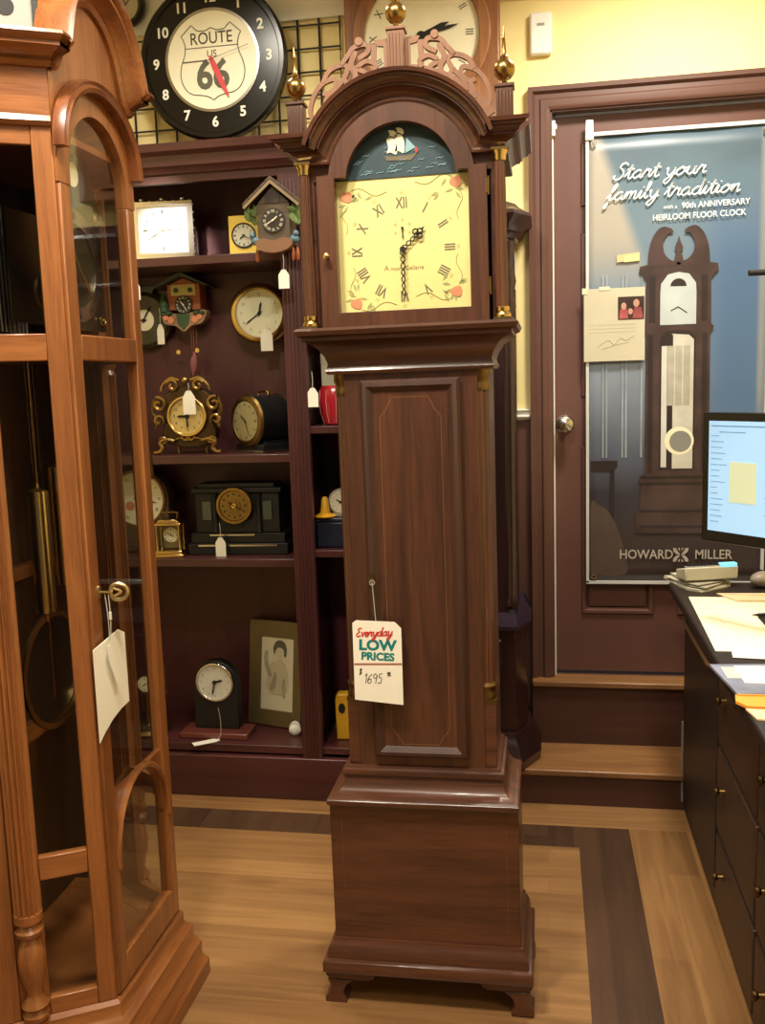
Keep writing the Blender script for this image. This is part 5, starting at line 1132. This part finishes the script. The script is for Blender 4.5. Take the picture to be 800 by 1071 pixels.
# slogan
LET = plain('white_lettering', (236, 238, 238), .5, var=.01)
e = MB(); strokes(e, 'Start your', .084, 1.366, .0245, 0, lay(9), .0026, .35, rise=.01, sx=1.2); strokes(e, 'family tradition', .062, 1.300, .0243, 0, lay(9), .0026, .35, rise=.01, sx=1.2)
e.build('slogan_lettering', LET, so)
e = MB().text('with a', .018, .268, 1.268, 0, lay(9), bold=0, shear=.2).text('90th ANNIVERSARY', .027, .412, 1.270, 0, lay(9), bold=.012, sx=.92, rot=.5).text('HEIRLOOM FLOOR CLOCK', .027, .360, 1.236, 0, lay(9), bold=.012, sx=.90, rot=.5)
e.build('subtitle_lettering', LET, so)
LG = pmat('pale_logo', (186, 178, 168))
e = MB().text('HOWARD', .046, .200, .100, 0, lay(9), bold=.012, sx=.86).text('MILLER', .046, .424, .100, 0, lay(9), bold=.012, sx=.86); e.build('maker_lettering', LG, so)
e = MB(); cx_, cz_ = .316, .100
for sx in (-1, 1):
    for sz in (-1, 1): e.prism([(cx_ + sx * a, cz_ + sz * b) for a, b in ((.003, .004), (.010, .012), (.016, .024), (.026, .024), (.024, .012), (.014, .002), (.003, .001))], 0, .0004, lay(9))
    e.prism([(cx_ + sx * .003, cz_ + .013), (cx_ + sx * .010, cz_ + .024), (cx_ + sx * .003, cz_ + .024)], 0, .0004, lay(9)); e.prism([(cx_ + sx * .003, cz_ - .013), (cx_ + sx * .010, cz_ - .024), (cx_ + sx * .003, cz_ - .024)], 0, .0004, lay(9))
e.build('maker_emblem', LG, so)
hm = MB().bx(-.004, .006, -.014, 0, 0, BH).bx(-.004, BW + .004, -.014, 0, -.004, .006).bx(-.004, BW + .004, -.014, 0, BH - .006, BH + .006).bx(BW - .006, BW + .004, -.014, 0, 0, BH)
lab(hm.build('hem', plain('pale_hem', (206, 208, 208), .5), BN), 'pale white hem around the sheet')
for (u, v) in ((.022, .022), (.022, BH - .03), (BW - .022, BH - .03)): MB().ring(u, v, .005, .010, .012, .015, F, 16).build('eyelet', NICKEL, BN)
for u in (.008, BW - .006):
    MB().prism([(u - .014, BH - .020), (u + .014, BH - .020), (u + .012, BH + .045), (u - .012, BH + .045)], .012, .020).build('hanging_hook', WHITE, BN, bevel=.003)
lab(shape('tape_patch', [(.122, 1.097), (.172, 1.10), (.172, 1.122), (.122, 1.118)], plain('gold_sticker', (222, 206, 150), .4), 3), 'small gold patch')
# letter taped to it
LTT = thing('letter', 'cream letter with a small colour photo taped to the banner edge', 'letter', (.131, 3.311, 1.466))
lt = MB().bx(0, .200, -.0015, .0, 0, .242).build('sheet', plain('grey_cream_paper', (200, 194, 170), .7, var=.04), LTT)
MB().bx(.112, .198, -.0022, -.0015, .136, .212).build('photo', plain('dark_photo', (70, 48, 44), .4, var=.6), LTT)
MB().prism([(.116, .140), (.146, .140), (.142, .172), (.120, .172)], .0022, .0025).prism([(.160, .140), (.194, .140), (.188, .176), (.166, .178)], .0022, .0025).build('photo_clothes', plain('photo_pink_clothes', (176, 84, 88), .5, var=.5), LTT)
MB().disc(.131, .181, .009, .0022, .0026, F, 12, ry=.012).disc(.172, .190, .010, .0022, .0026, F, 12, ry=.013).disc(.153, .163, .008, .0022, .0027, F, 12, ry=.010).build('photo_faces', plain('photo_faces', (190, 146, 124), .5), LTT)
e = MB()
for z in (.120, .108, .096): e.bx(.02, .17, -.0019, -.0015, z, z + .0012)
e.tube(smooth([F(.05, .05, .0016), F(.08, .07, .0016), (.10, -.0016, .055), F(.12, .075, .0016), F(.14, .068, .0016), F(.165, .082, .0016)], 4), .0012, 4).tube(smooth([F(.06, .04, .0016), F(.10, .052, .0016), F(.15, .062, .0016)], 4), .001, 4)
e.build('handwriting', plain('faint_pen', (176, 168, 140), .7), LTT)
MB().bx(.05, .085, -.003, -.0015, .236, .248).bx(-.006, .01, -.003, -.0015, .225, .245).build('tape', plain('clear_tape', (226, 220, 190), .3), LTT)

# ================================================================== DESK
DK = thing('desk', 'dark wooden desk with overhanging top and drawers along the wall', 'desk', (0, 0, 0))
MB().bx(.385, 1.20, 1.45, 3.05, .728, .758).build('worktop', DESK, DK, bevel=.006)
MB().bx(.438, 1.18, 2.42, 3.035, .0, .728).build('body', DESK, DK, bevel=.003)
MB().bx(.438, 1.18, 1.48, 2.418, .0, .728).build('drawer_pedestal', DESKB, DK, bevel=.003)
MB().bx(.432, .440, 2.44, 3.02, .06, .70).build('side_board', DESK, DK, bevel=.002)
lab(MB().bx(.428, .434, 3.024, 3.036, .03, .30).build('corner_trim', GREYPL, DK), 'thin grey corner strip')
MB().tube([(.43, 2.96, .655), (.418, 2.94, .655), (.418, 2.50, .655), (.43, 2.48, .655)], .006, 8).build('rail_handle', plain('pale_wooden_handle', (128, 92, 66), .4), DK)
for (z0, z1) in ((.49, .70), (.255, .47), (.04, .235)):
    for (y0, y1) in ((1.96, 2.40), (1.50, 1.94)):
        d_ = MB().bx(.428, .440, y0, y1, z0, z1).build('drawer', DESKB, DK, bevel=.003)
        MB().lathe([(.008, 0), (.006, .012), (.012, .018), (.012, .024), (.001, .027)], (0, 0, 0), 'x', 14).build('knob', OLDBRASS, d_, loc=(.428, y1 - .10, (z0 + z1) / 2 + .03))
    # knobs face -X
for o in bpy.data.objects:
    if o.name.startswith('knob'): o.rotation_euler = (0, 0, pi)
MN = thing('monitor', 'black flat computer monitor with a lit pale blue screen on the desk', 'monitor', (.577, 2.40, .7585), -49)
mw = .255
MB().lathe([(.09, 0), (.09, .008), (.04, .016), (.022, .022), (.022, .05), (.001, .05)], (.06, .085, 0), 'z', 32).tube([(.06, .085, .03), (.06, .075, .34)], .022, 12).build('stand', BLACK, MN)
MB().bx(-mw, mw, 0, .035, .215, .556).prism([(-.12, .26), (.12, .26), (.12, .50), (-.12, .50)], -.06, -.035).build('housing', BLACK, MN, bevel=.004)
SCN = lab(MB().bx(-mw + .022, mw - .022, -.0015, .001, .245, .534).build('screen', SCREEN, MN), 'lit pale blue screen')
MB().bx(-.165, -.085, -.003, -.0015, .325, .430).build('yellow_pane', SCRY, SCN)
e = MB(); rr = random.Random(3)
for k in range(16): e.bx(-.225, -.225 + rr.uniform(.02, .05), -.0025, -.0015, .27 + .015 * k, .2715 + .015 * k)
for k in range(9): z = .30 + .022 * k; e.bx(-.06 + .1 * (k % 2), .0 + .1 * (k % 2), -.0025, -.0015, z, z + .002)
e.bx(-.225, .225, -.0025, -.0015, .520, .523); e.bx(-.20, -.12, -.0025, -.0015, .505, .507); e.bx(.02, .09, -.0025, -.0015, .43, .434); e.bx(.13, .21, -.0025, -.0015, .44, .445); e.bx(.0, .012, -.0025, -.0015, .500, .506); e.build('screen_text', SCRG, SCN)

DZ = .7585
def paper(name, label, pts, mat, z=DZ, t=.0012, cat='paper', group=None, extra=None):
    o = thing(name, label, cat, (pts[0][0], pts[0][1], z), group=group)
    MB().prism([(a - pts[0][0], b - pts[0][1]) for a, b in pts], 0, t, PLAN).build('sheet', mat, o)
    if extra: extra(o)
    return o
def ruled(o):
    e = MB()
    for k in range(6): e.bx(.005, .075, -.08 - k * .07, -.0792 - k * .07, .0012, .0016)
    e.tube([(.02 + .0, -.02, .0014), (.06, -.42, .0014)], .0008, 4); e.build('faint_ruling', plain('faint_rule', (214, 200, 168), .7), o)
paper('paper_sheet', 'large cream paper sheet spread flat on the desk', [(.415, 2.835), (.70, 2.83), (.56, 2.60), (.56, 2.27), (.396, 2.27)], CREAMPAPER, extra=ruled)
paper('paper_sheet', 'white paper sheet lying over the near edge of the cream sheet', [(.438, 2.31), (.60, 2.27), (.62, 2.19), (.425, 2.215)], PAPER, DZ + .0016)
def fold(o): MB().prism([(.02, -.010), (.20, -.030), (.20, -.036), (.02, -.016)], .004, .0046, PLAN).build('flap', plain('manila_flap', (206, 176, 132), .7), o)
paper('manila_folder', 'pale manila folder lying across the top of the cream sheet', [(.500, 2.865), (.85, 2.88), (.85, 2.78), (.54, 2.775)], plain('manila', (228, 206, 166), .7), DZ + .0018, .004, 'folder', extra=fold)
pp = thing('pen', 'black pen lying on the cream paper', 'pen', (.545, 2.60, DZ + .007), 10)
MB().lathe([(.001, 0), (.003, .012), (.0045, .02), (.0045, .13), (.003, .135)], (0, 0, 0), 'x', 10).build('barrel', BLACKM, pp); MB().bx(.09, .13, -.002, .002, .004, .006).build('clip', NICKEL, pp)
# brochures near the edge
def bro(o):
    MB().bx(.05, .14, -.13, -.01, .0062, .0070).build('white_print', PAPER, o); MB().bx(.15, .24, -.14, -.02, .0062, .0070).build('blue_print', plain('print_blue', (96, 116, 176), .4), o)
    MB().bx(.02, .05, -.10, -.02, .0062, .0070).build('pale_print', plain('print_grey', (196, 196, 190), .4), o); MB().bx(.185, .205, -.14, -.05, .0072, .0076).build('green_print', plain('print_green', (150, 170, 110), .4), o)
paper('brochure', 'glossy grey blue brochure in clear sleeve overhanging the desk edge', [(.362, 2.145), (.70, 2.175), (.70, 1.97), (.384, 1.945)], plain('glossy_grey_blue', (136, 140, 160), .2, var=.3), DZ, .006, 'brochure', extra=bro)
def orf(o): MB().prism([(.0, 0), (.35, .01), (.35, .004), (.01, -.008)], .006, .008, PLAN).build('flap', plain('orange_flap', (206, 138, 44), .6), o)
paper('envelope', 'orange padded envelope under the glossy brochure on the desk', [(.378, 1.938), (.74, 1.94), (.74, 1.85), (.388, 1.872), (.372, 1.90)], plain('orange_paper', (236, 160, 60), .6), DZ, .006, 'envelope', extra=orf)
paper('envelope', 'cream envelope lying below the orange envelope', [(.384, 1.865), (.74, 1.845), (.74, 1.74), (.394, 1.81)], plain('peach_paper', (244, 206, 160), .6), DZ, .003, 'envelope')
# papers, calculator and mouse at the far end
def sheets(o):
    for k in range(1, 4):
        a = .10 * (-1) ** k; z = .0065 * k; c = Vector((.105, -.09))
        pts = [Vector(p) for p in ((-.005, .0), (.12, .02), (.195, -.05), (.18, -.12), (.086, -.21), (.046, -.175))]
        pts = [tuple(c + Matrix.Rotation(a, 2) @ (p - c) * (1 - .05 * k)) for p in pts]
        MB().prism(pts, z - .0022, z + .0008, PLAN).build('folded_sheet', plain('newsprint_page', (196 - 8 * k, 190 - 8 * k, 172 - 8 * k), .8, var=.2), o)
paper('newspaper', 'grey newspaper sheets stacked at the far corner of the desk', [(.375, 3.10), (.50, 3.12), (.575, 3.05), (.56, 2.98), (.461, 2.89), (.421, 2.925)], plain('newsprint', (186, 180, 164), .8, var=.2), DZ, .004, extra=sheets)
paper('leaflet', 'white leaflet lying on the grey newspaper', [(.40, 3.06), (.49, 3.10), (.52, 3.04), (.43, 2.99)], PAPER, DZ + .0245, .0015)
CL = thing('calculator', 'beige and grey desk calculator with a small blue display', 'calculator', (.498, 2.965, DZ + .0262), 16)
MB().prism([(-.060, 0), (.010, 0), (.010, .042), (-.060, .026)], -.085, .085, lambda u, v, w_=0: (w_, -u - .0, v)).build('body', BEIGEPL, CL, bevel=.004)
MB().bx(-.080, .050, -.006, .012, .034, .044).build('key_strip', GREYPL, CL, bevel=.002)
MB().bx(.030, .082, -.010, .012, .036, .050).build('display', SCRC, CL, bevel=.002)
for k in range(8): MB().bx(-.074 + k * .013, -.065 + k * .013, -.003, .009, .044, .048).build('key', BLACKM, CL)
MS = thing('computer_mouse', 'grey computer mouse with a dark cable at the far end of the desk', 'mouse', (.66, 2.98, DZ), 30)
MB().sphere((0, 0, .0255), .05, 20, .5, .62).build('shell', plain('mouse_grey', (150, 138, 126), .4), MS); MB().bx(-.002, .002, -.02, .02, .047, .0515).build('scroll_wheel', BLACKM, MS)
MB().tube(smooth([(.0, .03, .012), (.02, .07, .006), (.08, .08, .006), (.16, .06, .006)], 4), .0025, 6).build('cable', BLACKM, MS)
# lamp arm at the frame edge
LA = thing('desk_lamp', 'black jointed desk lamp whose arm reaches in before the banner', 'lamp', (1.02, 2.72, DZ))
MB().lathe([(.08, 0), (.08, .016), (.02, .024), (.012, .03), (.001, .03)], (0, 0, 0), 'z', 28).build('base', BLACKM, LA)
MB().tube([(0, 0, .02), (.06, .02, .62)], .007, 8).build('lower_arm', BLACKM, LA)
MB().tube([(.06, .02, .62), (-.40, -.09, .912)], .0065, 8).tube([(-.40, -.09, .912), (-.498, -.1, .912)], .008, 8).build('upper_arm', BLACKM, LA)
